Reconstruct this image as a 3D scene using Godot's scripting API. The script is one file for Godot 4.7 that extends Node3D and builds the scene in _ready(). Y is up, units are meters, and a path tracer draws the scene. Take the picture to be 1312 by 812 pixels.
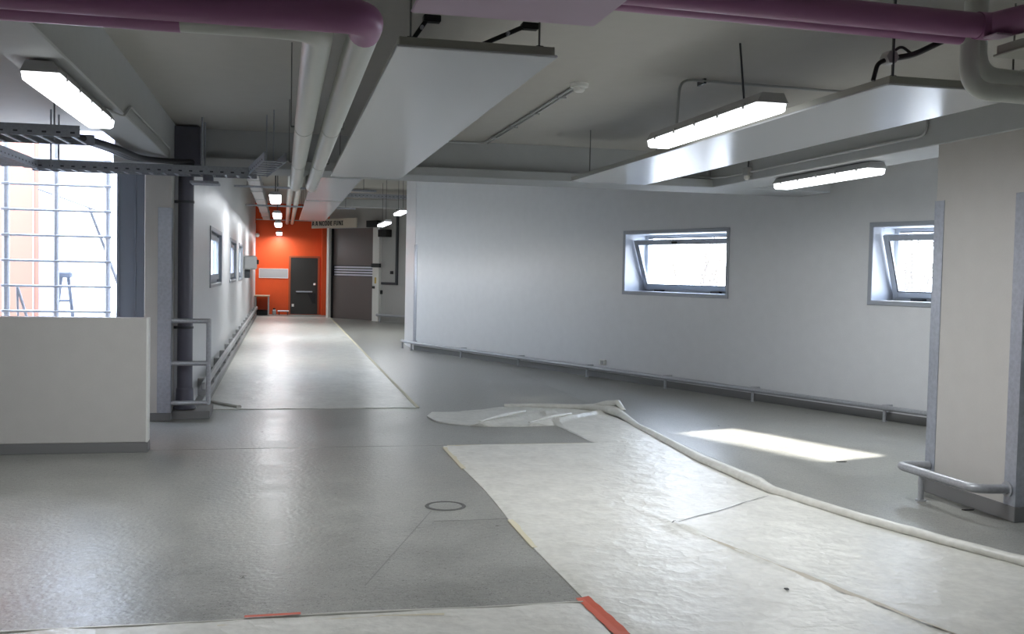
extends Node3D
# An empty service hall with a corridor. +x right, corridor runs along -z, camera stands at the origin, 1.66 m up.

const WA := Vector3(2.73, 0, -21.52)          # foot of the slanted wall's corner
const WD := Vector3(0.3770, 0, 0.9262)        # along the slanted wall
const CEIL := 3.15
const SOFFIT := 2.74
const HIGH := 4.05
var M := {}
var used := {}
var rng := RandomNumberGenerator.new()

# ---------------------------------------------------------------- mesh builder
class MB:
	var v := PackedVector3Array()
	var n := PackedVector3Array()
	var t := PackedInt32Array()
	func tri(a: Vector3, b: Vector3, c: Vector3, na: Vector3, nb: Vector3, nc: Vector3) -> void:
		var k := v.size()
		v.append(a); v.append(b); v.append(c)
		n.append(na); n.append(nb); n.append(nc)
		var g := (b - a).cross(c - a)
		if g.dot(na + nb + nc) > 0.0:
			t.append(k); t.append(k + 2); t.append(k + 1)
		else:
			t.append(k); t.append(k + 1); t.append(k + 2)
	func flat(a: Vector3, b: Vector3, c: Vector3, out: Vector3) -> void:
		var g := (b - a).cross(c - a).normalized()
		if g.dot(out) < 0.0: g = -g
		tri(a, b, c, g, g, g)
	func quad(a: Vector3, b: Vector3, c: Vector3, d: Vector3, out: Vector3) -> void:
		flat(a, b, c, out); flat(a, c, d, out)
	# box from lo to hi with chamfered edges
	func box(lo: Vector3, hi: Vector3, b := 0.0, tf := Transform3D()) -> MB:
		var c := (lo + hi) * 0.5
		var h := (hi - lo) * 0.5
		b = minf(b, minf(h.x, minf(h.y, h.z)) * 0.9)
		var P := {}
		for sx in [-1, 1]:
			for sy in [-1, 1]:
				for sz in [-1, 1]:
					var s := Vector3(sx, sy, sz)
					for ax in 3:
						var q := h - Vector3(b, b, b)
						q[ax] = h[ax]
						P[[sx, sy, sz, ax]] = tf * (c + q * s)
		for ax in 3:
			var u := (ax + 1) % 3
			var w := (ax + 2) % 3
			for s in [-1, 1]:
				var ks := []
				for uv in [[-1, -1], [1, -1], [1, 1], [-1, 1]]:
					var k := [0, 0, 0, ax]
					k[ax] = s; k[u] = uv[0]; k[w] = uv[1]
					ks.append(P[k])
				var o := Vector3.ZERO
				o[ax] = s
				quad(ks[0], ks[1], ks[2], ks[3], tf.basis * o)
			if b > 0.0:
				for su in [-1, 1]:
					for sw in [-1, 1]:
						var k1 := [0, 0, 0, u]; k1[u] = su; k1[w] = sw; k1[ax] = -1
						var k2 := k1.duplicate(); k2[ax] = 1
						var k3 := k2.duplicate(); k3[3] = w
						var k4 := k1.duplicate(); k4[3] = w
						var o2 := Vector3.ZERO
						o2[u] = su; o2[w] = sw
						quad(P[k1], P[k2], P[k3], P[k4], tf.basis * o2)
		if b > 0.0:
			for sx in [-1, 1]:
				for sy in [-1, 1]:
					for sz in [-1, 1]:
						flat(P[[sx, sy, sz, 0]], P[[sx, sy, sz, 1]], P[[sx, sy, sz, 2]], tf.basis * Vector3(sx, sy, sz))
		return self
	# tube swept along points, capped; r may be a float or an array of radii
	func tube(p: Array, r, seg := 14, flatten := 1.0) -> MB:
		var np := p.size()
		var rings := []
		var norms := []
		var side := Vector3.ZERO
		for i in np:
			var d: Vector3 = (p[min(i + 1, np - 1)] - p[max(i - 1, 0)]).normalized()
			if side == Vector3.ZERO:
				side = d.cross(Vector3.UP if absf(d.y) < 0.9 else Vector3.RIGHT).normalized()
			else:
				side = (side - d * side.dot(d)).normalized()
			var up := side.cross(d).normalized()
			var rr: float = r[i] if r is Array else r
			var ring := []
			var nn := []
			for k in seg:
				var a := TAU * k / seg
				var o := side * cos(a) + up * sin(a)
				var off := o * rr
				off.y *= flatten
				ring.append(p[i] + off); nn.append(o)
			rings.append(ring); norms.append(nn)
		for i in np - 1:
			for k in seg:
				var k2 := (k + 1) % seg
				tri(rings[i][k], rings[i + 1][k], rings[i + 1][k2], norms[i][k], norms[i + 1][k], norms[i + 1][k2])
				tri(rings[i][k], rings[i + 1][k2], rings[i][k2], norms[i][k], norms[i + 1][k2], norms[i][k2])
		for e in [0, np - 1]:
			var out: Vector3 = (p[0] - p[1]) if e == 0 else (p[np - 1] - p[np - 2])
			for k in seg:
				flat(p[e], rings[e][k], rings[e][(k + 1) % seg], out)
		return self
	# outline in a plane (list of Vector2) extruded along depth: point = o + x*u + y*w, depth along e
	func prism(pts: Array, o: Vector3, u: Vector3, w: Vector3, e: Vector3) -> MB:
		var poly := PackedVector2Array(pts)
		var idx := Geometry2D.triangulate_polygon(poly)
		var f := func(q: Vector2) -> Vector3: return o + u * q.x + w * q.y
		for i in range(0, idx.size(), 3):
			flat(f.call(poly[idx[i]]), f.call(poly[idx[i + 1]]), f.call(poly[idx[i + 2]]), -e)
			flat(f.call(poly[idx[i]]) + e, f.call(poly[idx[i + 1]]) + e, f.call(poly[idx[i + 2]]) + e, e)
		var ctr := Vector2.ZERO
		for q in poly: ctr += q
		ctr /= poly.size()
		for i in poly.size():
			var a: Vector2 = poly[i]
			var b: Vector2 = poly[(i + 1) % poly.size()]
			var m := (a + b) * 0.5 - ctr
			var dd := (b - a)
			var nn := Vector2(dd.y, -dd.x)
			if nn.dot(m) < 0: nn = -nn
			quad(f.call(a), f.call(b), f.call(b) + e, f.call(a) + e, u * nn.x + w * nn.y)
		return self
	# profile of (radius, height) spun round the vertical through c
	func lathe(c: Vector3, prof: Array, seg := 20) -> MB:
		for i in prof.size() - 1:
			var a: Vector2 = prof[i]
			var b: Vector2 = prof[i + 1]
			var nn := Vector2(b.y - a.y, a.x - b.x).normalized()
			for k in seg:
				var c1 := Vector3(cos(TAU * k / seg), 0, sin(TAU * k / seg))
				var c2 := Vector3(cos(TAU * (k + 1) / seg), 0, sin(TAU * (k + 1) / seg))
				var n1 := c1 * nn.x + Vector3.UP * nn.y
				var n2 := c2 * nn.x + Vector3.UP * nn.y
				var pa1 := c + c1 * a.x + Vector3.UP * a.y
				var pa2 := c + c2 * a.x + Vector3.UP * a.y
				var pb1 := c + c1 * b.x + Vector3.UP * b.y
				var pb2 := c + c2 * b.x + Vector3.UP * b.y
				if a.x > 0.0001: tri(pa1, pa2, pb1, n1, n2, n1)
				if b.x > 0.0001: tri(pa2, pb2, pb1, n2, n2, n1)
		return self
	func mesh() -> ArrayMesh:
		var arr := []
		arr.resize(Mesh.ARRAY_MAX)
		arr[Mesh.ARRAY_VERTEX] = v
		arr[Mesh.ARRAY_NORMAL] = n
		arr[Mesh.ARRAY_INDEX] = t
		var m := ArrayMesh.new()
		m.add_surface_from_arrays(Mesh.PRIMITIVE_TRIANGLES, arr)
		return m

func mb() -> MB: return MB.new()

func bend(p: Array, r: float, steps := 6) -> Array:
	var out := [p[0]]
	for i in range(1, p.size() - 1):
		var a: Vector3 = (p[i - 1] - p[i])
		var b: Vector3 = (p[i + 1] - p[i])
		var rr := minf(r, minf(a.length(), b.length()) * 0.48)
		var s: Vector3 = p[i] + a.normalized() * rr
		var e: Vector3 = p[i] + b.normalized() * rr
		for k in steps + 1:
			var q := float(k) / steps
			out.append(s.lerp(p[i], q).lerp((p[i] as Vector3).lerp(e, q), q))
	out.append(p[-1])
	return out

# ---------------------------------------------------------------- scene helpers
func numbered(called: String) -> String:
	if not used.has(called):
		used[called] = 0
		return called
	used[called] += 1
	return "%s_%03d" % [called, used[called]]

func thing(called: String, label: String, category: String, at := Vector3.ZERO, group := "") -> Node3D:
	var o := Node3D.new()
	o.name = numbered(called)
	add_child(o)
	o.position = at
	o.set_meta("label", label)
	o.set_meta("category", category)
	if group != "": o.set_meta("group", group)
	return o

func part(parent: Node3D, called: String, b, m: Material, label := "") -> MeshInstance3D:
	var o := MeshInstance3D.new()
	o.name = called
	o.mesh = b.mesh() if b is MB else b
	o.material_override = m
	o.cast_shadow = GeometryInstance3D.SHADOW_CASTING_SETTING_ON
	parent.add_child(o, true)
	if label != "": o.set_meta("label", label)
	return o

func shell(called: String, label := "") -> Node3D:
	var o := Node3D.new()
	o.name = called
	add_child(o)
	o.set_meta("kind", "structure")
	if label != "": o.set_meta("label", label)
	return o

func shell_mesh(called: String, b: MB, m: Material, label := "") -> MeshInstance3D:
	var o := part(self, called, b, m)
	o.set_meta("kind", "structure")
	if label != "": o.set_meta("label", label)
	return o

# ---------------------------------------------------------------- materials
func mat(c: Color, rough := 0.6, metal := 0.0) -> StandardMaterial3D:
	var m := StandardMaterial3D.new()
	m.albedo_color = c
	m.roughness = rough
	m.metallic = metal
	return m

func noise_bytes(size: int, freq: float, sd: int, oct := 4, type := FastNoiseLite.TYPE_SIMPLEX_SMOOTH) -> PackedByteArray:
	var f := FastNoiseLite.new()
	f.seed = sd
	f.noise_type = type
	f.frequency = freq
	f.fractal_octaves = oct
	var im := f.get_seamless_image(size, size)
	im.convert(Image.FORMAT_L8)
	return im.get_data()

func tex_of(bytes: PackedByteArray, size: int) -> ImageTexture:
	var im := Image.create_from_data(size, size, false, Image.FORMAT_RGB8, bytes)
	im.generate_mipmaps()
	return ImageTexture.create_from_image(im)

func bump_tex(bytes: PackedByteArray, size: int, strength: float) -> ImageTexture:
	var im := Image.create_from_data(size, size, false, Image.FORMAT_L8, bytes)
	im.convert(Image.FORMAT_RGBA8)
	im.bump_map_to_normal_map(strength)
	im.generate_mipmaps()
	return ImageTexture.create_from_image(im)

func world_map(m: StandardMaterial3D, per_metre: float) -> StandardMaterial3D:
	m.uv1_triplanar = true
	m.uv1_world_triplanar = true
	m.uv1_scale = Vector3.ONE * per_metre
	m.uv1_triplanar_sharpness = 4.0
	return m

func make_materials() -> void:
	# grey vinyl floor with fine flecks and wear patches
	var S := 2048
	var coarse := noise_bytes(S, 0.004, 3, 5)
	var mid := noise_bytes(S, 0.03, 5, 3)
	var fleck := noise_bytes(S, 0.28, 7, 2)
	var pix := PackedByteArray()
	pix.resize(S * S * 3)
	var ro := PackedByteArray()
	ro.resize(S * S * 3)
	for i in S * S:
		var c := coarse[i] - 128
		var k := mid[i] - 128
		var f := fleck[i] - 128
		var g := 141.0 + c * 0.09 + k * 0.06 + f * 0.06
		pix[i * 3] = clampi(int(g), 0, 255)
		pix[i * 3 + 1] = clampi(int(g), 0, 255)
		pix[i * 3 + 2] = clampi(int(g - 6.0), 0, 255)
		var r := clampi(int(88.0 + c * 0.10 + k * 0.08 + f * 0.05), 0, 255)
		ro[i * 3] = r; ro[i * 3 + 1] = r; ro[i * 3 + 2] = r
	for i in 110000:
		var x := rng.randi_range(1, S - 3)
		var y := rng.randi_range(1, S - 3)
		var add := rng.randi_range(10, 26) if i % 2 == 0 else -rng.randi_range(18, 44)
		for k in [0, 1, 2, S, S + 1, S + 2, 2 * S, 2 * S + 1] if i % 3 == 0 else [0, 1, S, S + 1]:
			var j: int = (y * S + x + k) * 3
			for q in 3: pix[j + q] = clampi(pix[j + q] + add, 0, 255)
	for i in 260:
		var x := rng.randi_range(8, S - 10)
		var y := rng.randi_range(8, S - 10)
		var w := rng.randi_range(2, 5)
		for a in w + 1:
			for b in rng.randi_range(1, w):
				var j: int = ((y + b) * S + x + a) * 3
				for q in 3: pix[j + q] = clampi(pix[j + q] - 60, 0, 255)
	var fl := mat(Color(1, 1, 1), 1.0)
	fl.albedo_texture = tex_of(pix, S)
	fl.roughness_texture = tex_of(ro, S)
	fl.normal_enabled = true
	fl.normal_texture = bump_tex(noise_bytes(1024, 0.09, 11, 3), 1024, 3.0)
	fl.normal_scale = 0.10
	fl.metallic_specular = 0.5
	M.floor = world_map(fl, 0.2)

	# white protective sheeting, crumpled and a little dirty
	var S2 := 1024
	var w1 := noise_bytes(S2, 0.008, 21, 4, FastNoiseLite.TYPE_PERLIN)
	var w2 := noise_bytes(S2, 0.022, 23, 3)
	var w3 := noise_bytes(S2, 0.14, 29, 2)
	var hb := PackedByteArray(); hb.resize(S2 * S2)
	var pb := PackedByteArray(); pb.resize(S2 * S2 * 3)
	for i in S2 * S2:
		var ridge := 1.0 - absf(w1[i] - 128.0) / 128.0
		hb[i] = clampi(int(ridge * ridge * 130.0 + (w2[i] - 128) * 0.35 + (w3[i] - 128) * 0.04 + 40.0), 0, 255)
		var g := 210.0 + (w2[i] - 128) * 0.07 + (w1[i] - 128) * 0.07
		if w3[i] < 34: g -= 22.0
		pb[i * 3] = clampi(int(g + 1), 0, 255)
		pb[i * 3 + 1] = clampi(int(g), 0, 255)
		pb[i * 3 + 2] = clampi(int(g - 8), 0, 255)
	var sh := mat(Color(1, 1, 1), 0.36)
	sh.albedo_texture = tex_of(pb, S2)
	sh.normal_enabled = true
	sh.normal_texture = bump_tex(hb, S2, 5.0)
	sh.normal_scale = 0.68
	M.sheet = world_map(sh, 0.55)
	var sh2: StandardMaterial3D = sh.duplicate()
	sh2.normal_scale = 0.3
	M.sheet_flat = sh2
	M.masking = mat(Color(0.80, 0.77, 0.67), 0.6)
	M.dirt = mat(Color(0.76, 0.73, 0.665), 0.5)
	M.orange_tape = mat(Color(0.80, 0.36, 0.25), 0.45)

	# painted surfaces with a faint roller texture and patches
	var p1 := noise_bytes(512, 0.012, 41, 4)
	var p2 := noise_bytes(512, 0.16, 43, 2)
	var pp := PackedByteArray(); pp.resize(512 * 512 * 3)
	for i in 512 * 512:
		var g := clampi(int(246.0 + (p1[i] - 128) * 0.018 + (p2[i] - 128) * 0.02), 0, 255)
		pp[i * 3] = g; pp[i * 3 + 1] = g; pp[i * 3 + 2] = g
	var ptex := tex_of(pp, 512)
	var pn := bump_tex(p2, 512, 0.6)
	for a in [["wall", Color(0.885, 0.89, 0.895), 0.42], ["ceiling", Color(0.745, 0.735, 0.71), 0.75], ["beam", Color(0.72, 0.73, 0.73), 0.65], ["column", Color(0.80, 0.79, 0.77), 0.55], ["orange", Color(0.90, 0.33, 0.10), 0.5], ["grey_wall", Color(0.70, 0.70, 0.69), 0.55]]:
		var m := mat(a[1], a[2])
		m.albedo_texture = ptex
		m.normal_enabled = true
		m.normal_texture = pn
		m.normal_scale = 0.06
		M[a[0]] = world_map(m, 0.7)
	M.panel = mat(Color(0.75, 0.76, 0.77), 0.22)
	M.panel_edge = mat(Color(0.62, 0.62, 0.58), 0.5)
	M.mauve_panel = mat(Color(0.70, 0.61, 0.69), 0.4)
	M.purple = mat(Color(0.62, 0.41, 0.565), 0.40)
	M.pipe = mat(Color(0.77, 0.78, 0.75), 0.36)
	M.base = mat(Color(0.47, 0.47, 0.47), 0.5)
	M.dark_post = mat(Color(0.54, 0.57, 0.62), 0.5)
	M.drain_pipe = mat(Color(0.34, 0.34, 0.385), 0.4)
	M.conduit = mat(Color(0.70, 0.71, 0.71), 0.4)
	M.grey_plastic = mat(Color(0.66, 0.66, 0.66), 0.5)
	M.white_plastic = mat(Color(0.90, 0.90, 0.88), 0.4)
	M.black = mat(Color(0.06, 0.06, 0.07), 0.5)
	M.frame = mat(Color(0.63, 0.65, 0.68), 0.38)
	M.frame_dark = mat(Color(0.22, 0.23, 0.25), 0.4)
	M.door_dark = mat(Color(0.17, 0.165, 0.155), 0.45)
	M.shutter = mat(Color(0.42, 0.385, 0.375), 0.38)
	M.door_frame = mat(Color(0.62, 0.30, 0.17), 0.5)
	M.stripe = mat(Color(0.90, 0.90, 0.95), 0.3)
	M.sign = mat(Color(0.80, 0.77, 0.71), 0.5)
	M.yellow = mat(Color(0.80, 0.68, 0.28), 0.5)
	M.groove = mat(Color(0.33, 0.33, 0.32), 0.7)
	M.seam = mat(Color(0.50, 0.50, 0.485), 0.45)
	M.rod = mat(Color(0.45, 0.45, 0.44), 0.5, 0.3)
	M.wood = mat(Color(0.68, 0.60, 0.50), 0.55)
	M.cable = mat(Color(0.20, 0.20, 0.22), 0.5)
	M.salmon = mat(Color(0.60, 0.42, 0.35), 0.8)
	M.facade_white = mat(Color(0.93, 0.93, 0.93), 0.7)
	M.facade_grey = mat(Color(0.62, 0.62, 0.68), 0.7)
	M.ground = mat(Color(0.56, 0.56, 0.55), 0.9)
	M.yard = mat(Color(0.70, 0.70, 0.69), 0.9)  # paler than the other ground, to reflect more light through the windows
	M.bark = mat(Color(0.42, 0.37, 0.32), 0.9)
	M.twig = mat(Color(0.40, 0.37, 0.34), 0.9)
	M.leaf = mat(Color(0.42, 0.50, 0.32), 0.8)
	# galvanised and brushed steel
	var z1 := noise_bytes(256, 0.05, 51, 3, FastNoiseLite.TYPE_CELLULAR)
	var zz := PackedByteArray(); zz.resize(256 * 256 * 3)
	for i in 256 * 256:
		var g := clampi(int(215.0 + (z1[i] - 128) * 0.10), 0, 255)
		zz[i * 3] = g; zz[i * 3 + 1] = g; zz[i * 3 + 2] = g
	var zt := tex_of(zz, 256)
	var st := mat(Color(0.78, 0.80, 0.84), 0.36, 0.45)
	st.albedo_texture = zt
	M.steel = world_map(st, 2.0)
	var gv := mat(Color(0.80, 0.81, 0.83), 0.4, 0.35)
	gv.albedo_texture = zt
	M.galv = world_map(gv, 3.0)
	var tr := mat(Color(0.74, 0.76, 0.80), 0.5, 0.2)
	tr.albedo_texture = zt
	M.tray = world_map(tr, 3.0)
	var gl := StandardMaterial3D.new()
	gl.transparency = BaseMaterial3D.TRANSPARENCY_ALPHA
	gl.albedo_color = Color(0.95, 0.98, 1.0, 0.08)
	gl.roughness = 0.02
	gl.metallic_specular = 0.15
	M.glass = gl
	var em := StandardMaterial3D.new()
	em.albedo_color = Color(0.95, 0.96, 0.96)
	em.emission_enabled = true
	em.emission = Color(0.97, 0.98, 1.0)
	em.emission_energy_multiplier = 5.0
	em.roughness = 0.4
	M.tube_lamp = em

# ---------------------------------------------------------------- lamps
var lamp_energy := 6.5
func lamp(label: String, x: float, y: float, z0: float, z1: float, group: String, width := 0.19) -> Node3D:
	# y = underside of the diffuser, runs along z from z0 to z1
	var zc := (z0 + z1) * 0.5
	var L := absf(z1 - z0)
	var o := thing("ceiling_lamp", label, "lamp", Vector3(x, y, zc), group)
	var w := width * 0.5
	part(o, "housing", mb().prism([Vector2(-w * 1.05, 0.055), Vector2(w * 1.05, 0.055), Vector2(w * 0.72, 0.112), Vector2(-w * 0.72, 0.112)], Vector3(0, 0, -L * 0.5), Vector3.RIGHT, Vector3.UP, Vector3(0, 0, L)), M.grey_plastic)
	part(o, "diffuser", mb().prism([Vector2(-w, 0.053), Vector2(-w * 0.93, 0.012), Vector2(-w * 0.72, 0.0), Vector2(w * 0.72, 0.0), Vector2(w * 0.93, 0.012), Vector2(w, 0.053)], Vector3(0, 0, -L * 0.5 + 0.02), Vector3.RIGHT, Vector3.UP, Vector3(0, 0, L - 0.04)), M.tube_lamp, "glowing white diffuser")
	var n := int(L / 0.4) + 1
	for i in n:
		for s in [-1, 1]:
			var zz := -L * 0.5 + L * (i + 0.5) / n
			part(o, "clip", mb().box(Vector3(s * w * 1.02 - 0.006, 0.04, zz - 0.012), Vector3(s * w * 1.02 + 0.006, 0.075, zz + 0.012), 0.002), M.grey_plastic)
	var a := AreaLight3D.new()
	a.name = "light"
	a.area_size = Vector2(width * 0.8, L * 0.95)
	a.light_energy = lamp_energy * L / 2.1
	a.light_color = Color(0.97, 0.985, 1.0)
	a.set("area_range", 60.0)
	a.set("area_attenuation", 2.0)
	a.shadow_enabled = true
	o.add_child(a)
	a.position = Vector3(0, -0.012, 0)
	a.rotation.x = -PI / 2
	return o

func rod(o: Node3D, called: String, p: Array, r: float, m: Material, seg := 8) -> MeshInstance3D:
	return part(o, called, mb().tube(p, r, seg), m)

# ---------------------------------------------------------------- windows
func wall_window(called: String, tf: Transform3D, w: float, y0: float, y1: float, label: String, open := true, dep := 0.49) -> void:
	# tf: x along the wall, y up, z into the room; origin at the left lower corner of the hole on the room side
	var o := shell(called, label)
	o.transform = tf
	var h := y1 - y0
	var f := 0.045
	part(o, "trim", mb().box(Vector3(-f, -f, -0.005), Vector3(0.004, h + f, 0.016), 0.004).box(Vector3(w - 0.004, -f, -0.005), Vector3(w + f, h + f, 0.016), 0.004).box(Vector3(-f, h - 0.004, -0.005), Vector3(w + f, h + f, 0.0155), 0.004).box(Vector3(-f, -f, -0.005), Vector3(w + f, 0.004, 0.0155), 0.004), M.frame)
	part(o, "lining", mb().box(Vector3(0, 0, -dep), Vector3(0.012, h, 0.01)).box(Vector3(w - 0.012, 0, -dep), Vector3(w, h, 0.01)).box(Vector3(0.012, h - 0.012, -dep), Vector3(w - 0.012, h, 0.01)).box(Vector3(0.012, 0, -dep), Vector3(w - 0.012, 0.012, 0.01)), M.frame)
	var d := 0.055
	part(o, "outer_frame", mb().box(Vector3(0.012, 0.012, -dep), Vector3(0.012 + d, h - 0.012, -dep + 0.07), 0.004).box(Vector3(w - 0.012 - d, 0.012, -dep), Vector3(w - 0.012, h - 0.012, -dep + 0.07), 0.004).box(Vector3(0.012 + d, h - 0.012 - d, -dep), Vector3(w - 0.012 - d, h - 0.012, -dep + 0.07), 0.004).box(Vector3(0.012 + d, 0.012, -dep), Vector3(w - 0.012 - d, 0.012 + d, -dep + 0.07), 0.004), M.frame)
	# the sash: hinged at the bottom, its top tilts into the room
	var a := 0.028
	var sw := w - 0.08
	var shh := h - 0.11
	var ang := 0.33 if open else 0.0
	var st := Transform3D(Basis(Vector3.RIGHT, ang), Vector3(0.04, 0.055, -dep + 0.075))
	var e := 0.075
	var sash := part(o, "sash", mb().box(Vector3(0, 0, -a), Vector3(e, shh, a), 0.006).box(Vector3(sw - e, 0, -a), Vector3(sw, shh, a), 0.006).box(Vector3(e, shh - e, -a), Vector3(sw - e, shh, a), 0.006).box(Vector3(e, 0, -a), Vector3(sw - e, e, a), 0.006), M.frame)
	sash.transform = st
	part(sash, "pane", mb().box(Vector3(e, e, -0.004), Vector3(sw - e, shh - e, 0.004)), M.glass)
	part(sash, "gasket", mb().box(Vector3(e, e, a - 0.008), Vector3(e + 0.014, shh - e, a + 0.001)).box(Vector3(e, e, a - 0.008), Vector3(sw - e, e + 0.010, a + 0.001)), M.frame_dark)
	if open:
		part(sash, "handle", mb().box(Vector3(sw * 0.42, shh - 0.055, a), Vector3(sw * 0.47, shh - 0.018, a + 0.035), 0.008), M.black)
		part(o, "stay_arm", mb().tube([Vector3(0.10, h - 0.06, -dep + 0.09), Vector3(w * 0.42, h - 0.065, -dep + 0.19), Vector3(w - 0.1, h - 0.06, -dep + 0.09)], 0.007, 6), M.frame_dark)
		part(o, "hinge", mb().box(Vector3(0.30, 0.014, -dep + 0.07), Vector3(0.48, 0.04, -dep + 0.14), 0.006), M.frame_dark)
		part(o, "hinge", mb().box(Vector3(w - 0.65, 0.014, -dep + 0.07), Vector3(w - 0.47, 0.04, -dep + 0.14), 0.006), M.frame_dark)

# wall made of boxes round rectangular holes; local x along, z = 0 is the room face
func holed_wall(b: MB, x0: float, x1: float, h: float, holes: Array, thick: float) -> MB:
	var x := x0
	for q in holes:
		b.box(Vector3(x, -0.3, -thick), Vector3(q[0], h, 0))
		b.box(Vector3(q[0], -0.3, -thick), Vector3(q[1], q[2], 0))
		b.box(Vector3(q[0], q[3], -thick), Vector3(q[1], h, 0))
		x = q[1]
	b.box(Vector3(x, -0.3, -thick), Vector3(x1, h, 0))
	return b

# ---------------------------------------------------------------- sheeting laid on the floor
var wrinkle := FastNoiseLite.new()
func sheet_mesh(rows: Array, lift: float, amp: float, cols: int, ridge: Callable, swap := false) -> MB:
	# rows: [z, x_left, x_right]; the sheet lies on the floor with small waves; its edges reach the floor
	var b := mb()
	var g := []
	for r in rows:
		var line := []
		for k in cols + 1:
			var x: float = lerpf(r[1], r[2], float(k) / cols)
			var edge: float = minf(1.0, minf(k, cols - k) / 2.0)
			var p := Vector3(r[0], 0, x) if swap else Vector3(x, 0, r[0])
			p.y = lift + amp * edge * (0.5 + 0.5 * wrinkle.get_noise_2d(p.x * 100.0, p.z * 100.0)) + ridge.call(p.x, p.z)
			line.append(p)
		g.append(line)
	var nr := rows.size()
	var nrm := []
	for i in nr:
		var ln := []
		for k in cols + 1:
			var dx: Vector3 = g[i][min(k + 1, cols)] - g[i][max(k - 1, 0)]
			var dz: Vector3 = g[min(i + 1, nr - 1)][k] - g[max(i - 1, 0)][k]
			var q := dx.cross(dz).normalized()
			ln.append(q if q.y > 0 else -q)
		nrm.append(ln)
	for i in nr - 1:
		for k in cols:
			b.tri(g[i][k], g[i][k + 1], g[i + 1][k + 1], nrm[i][k], nrm[i][k + 1], nrm[i + 1][k + 1])
			b.tri(g[i][k], g[i + 1][k + 1], g[i + 1][k], nrm[i][k], nrm[i + 1][k + 1], nrm[i + 1][k])
	var drop := func(p: Vector3) -> Vector3: return Vector3(p.x, 0.0005, p.z)
	for i in nr - 1:
		b.quad(g[i][0], g[i + 1][0], drop.call(g[i + 1][0]), drop.call(g[i][0]), Vector3.LEFT)
		b.quad(g[i][cols], g[i + 1][cols], drop.call(g[i + 1][cols]), drop.call(g[i][cols]), Vector3.RIGHT)
	for k in cols:
		b.quad(g[0][k], g[0][k + 1], drop.call(g[0][k + 1]), drop.call(g[0][k]), g[0][k] - g[1][k])
		b.quad(g[nr - 1][k], g[nr - 1][k + 1], drop.call(g[nr - 1][k + 1]), drop.call(g[nr - 1][k]), g[nr - 1][k] - g[nr - 2][k])
	return b

func ribbon(p: Array, w: float, h: Callable, over: float, n: int) -> MB:
	# a strip of tape or dirt that follows the sheet below it
	var b := mb()
	var prev := []
	for i in n + 1:
		var q := float(i) / n * (p.size() - 1)
		var k := mini(int(q), p.size() - 2)
		var c: Vector2 = (p[k] as Vector2).lerp(p[k + 1], q - k)
		var d: Vector2 = (p[k + 1] - p[k]).normalized().orthogonal() * w * 0.5 * (1.0 + 0.06 * sin(i * 1.7))
		var row := []
		for s in [-1.0, 0.0, 1.0]:
			var e: Vector2 = c + d * s
			row.append(Vector3(e.x, maxf(h.call(e.x, e.y), 0.004) + over, e.y))
		if prev:
			for s in 2:
				b.quad(prev[s], prev[s + 1], row[s + 1], row[s], Vector3.UP)
		prev = row
	return b

func path_x(pts: Array, z: float) -> float:
	# pts: [z, x] sorted by falling z
	for i in pts.size() - 1:
		if z <= pts[i][0] and z >= pts[i + 1][0]:
			return lerpf(pts[i][1], pts[i + 1][1], smoothstep(0, 1, (z - pts[i][0]) / (pts[i + 1][0] - pts[i][0])) * 0.4 + 0.6 * (z - pts[i][0]) / (pts[i + 1][0] - pts[i][0]))
	return pts[-1][1] if z < pts[-1][0] else pts[0][1]

func _ready() -> void:
	rng.seed = 7
	wrinkle.seed = 77
	wrinkle.frequency = 0.02
	wrinkle.fractal_octaves = 3
	# ------------------------------------------------ camera
	var cam := Camera3D.new()
	cam.name = "camera"
	var yaw := deg_to_rad(12.75)
	var pit := deg_to_rad(2.43)
	var rol := deg_to_rad(1.2)
	var fw := Vector3(sin(yaw) * cos(pit), -sin(pit), -cos(yaw) * cos(pit))
	var rt := Vector3(cos(yaw), 0, sin(yaw))
	var up := rt.cross(fw)
	var r2 := rt * cos(rol) + up * sin(rol)
	var u2 := up * cos(rol) - rt * sin(rol)
	cam.transform = Transform3D(Basis(r2, u2, -fw), Vector3(0, 1.66, 0))
	cam.fov = rad_to_deg(2.0 * atan(406.0 / 1300.0))
	cam.near = 0.05
	cam.far = 400.0
	add_child(cam)
	cam.current = true
	# ------------------------------------------------ sky, sun, exposure
	var env := Environment.new()
	var sky := Sky.new()
	var psm := ProceduralSkyMaterial.new()
	psm.sky_top_color = Color(0.80, 0.88, 1.0)
	psm.sky_horizon_color = Color(0.97, 0.98, 1.0)
	psm.ground_bottom_color = Color(0.75, 0.75, 0.74)
	psm.ground_horizon_color = Color(0.95, 0.96, 0.97)
	psm.sky_curve = 0.2
	psm.sky_energy_multiplier = 3.4
	psm.ground_energy_multiplier = 3.4
	psm.sun_angle_max = 2.0
	sky.sky_material = psm
	env.background_mode = Environment.BG_SKY
	env.sky = sky
	env.tonemap_mode = Environment.TONE_MAPPER_LINEAR
	env.tonemap_exposure = 1.0
	env.sdfgi_enabled = true
	env.ssao_enabled = true
	env.ssil_enabled = true
	var we := WorldEnvironment.new()
	we.name = "environment"
	we.environment = env
	add_child(we)
	var sun := DirectionalLight3D.new()
	sun.name = "sun"
	add_child(sun)
	sun.look_at_from_position(Vector3.ZERO, Vector3(-0.964, -0.655, 0.284), Vector3.UP)
	sun.light_energy = 10.0
	sun.light_color = Color(1.0, 0.985, 0.965)
	sun.light_angular_distance = 2.2
	sun.shadow_enabled = true

	make_materials()
	build_shell()
	build_columns_and_rails()
	build_ceiling_things()
	build_lamps()
	build_pipes()
	build_trays()
	build_corridor()
	build_sheets()
	build_outside()

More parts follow.
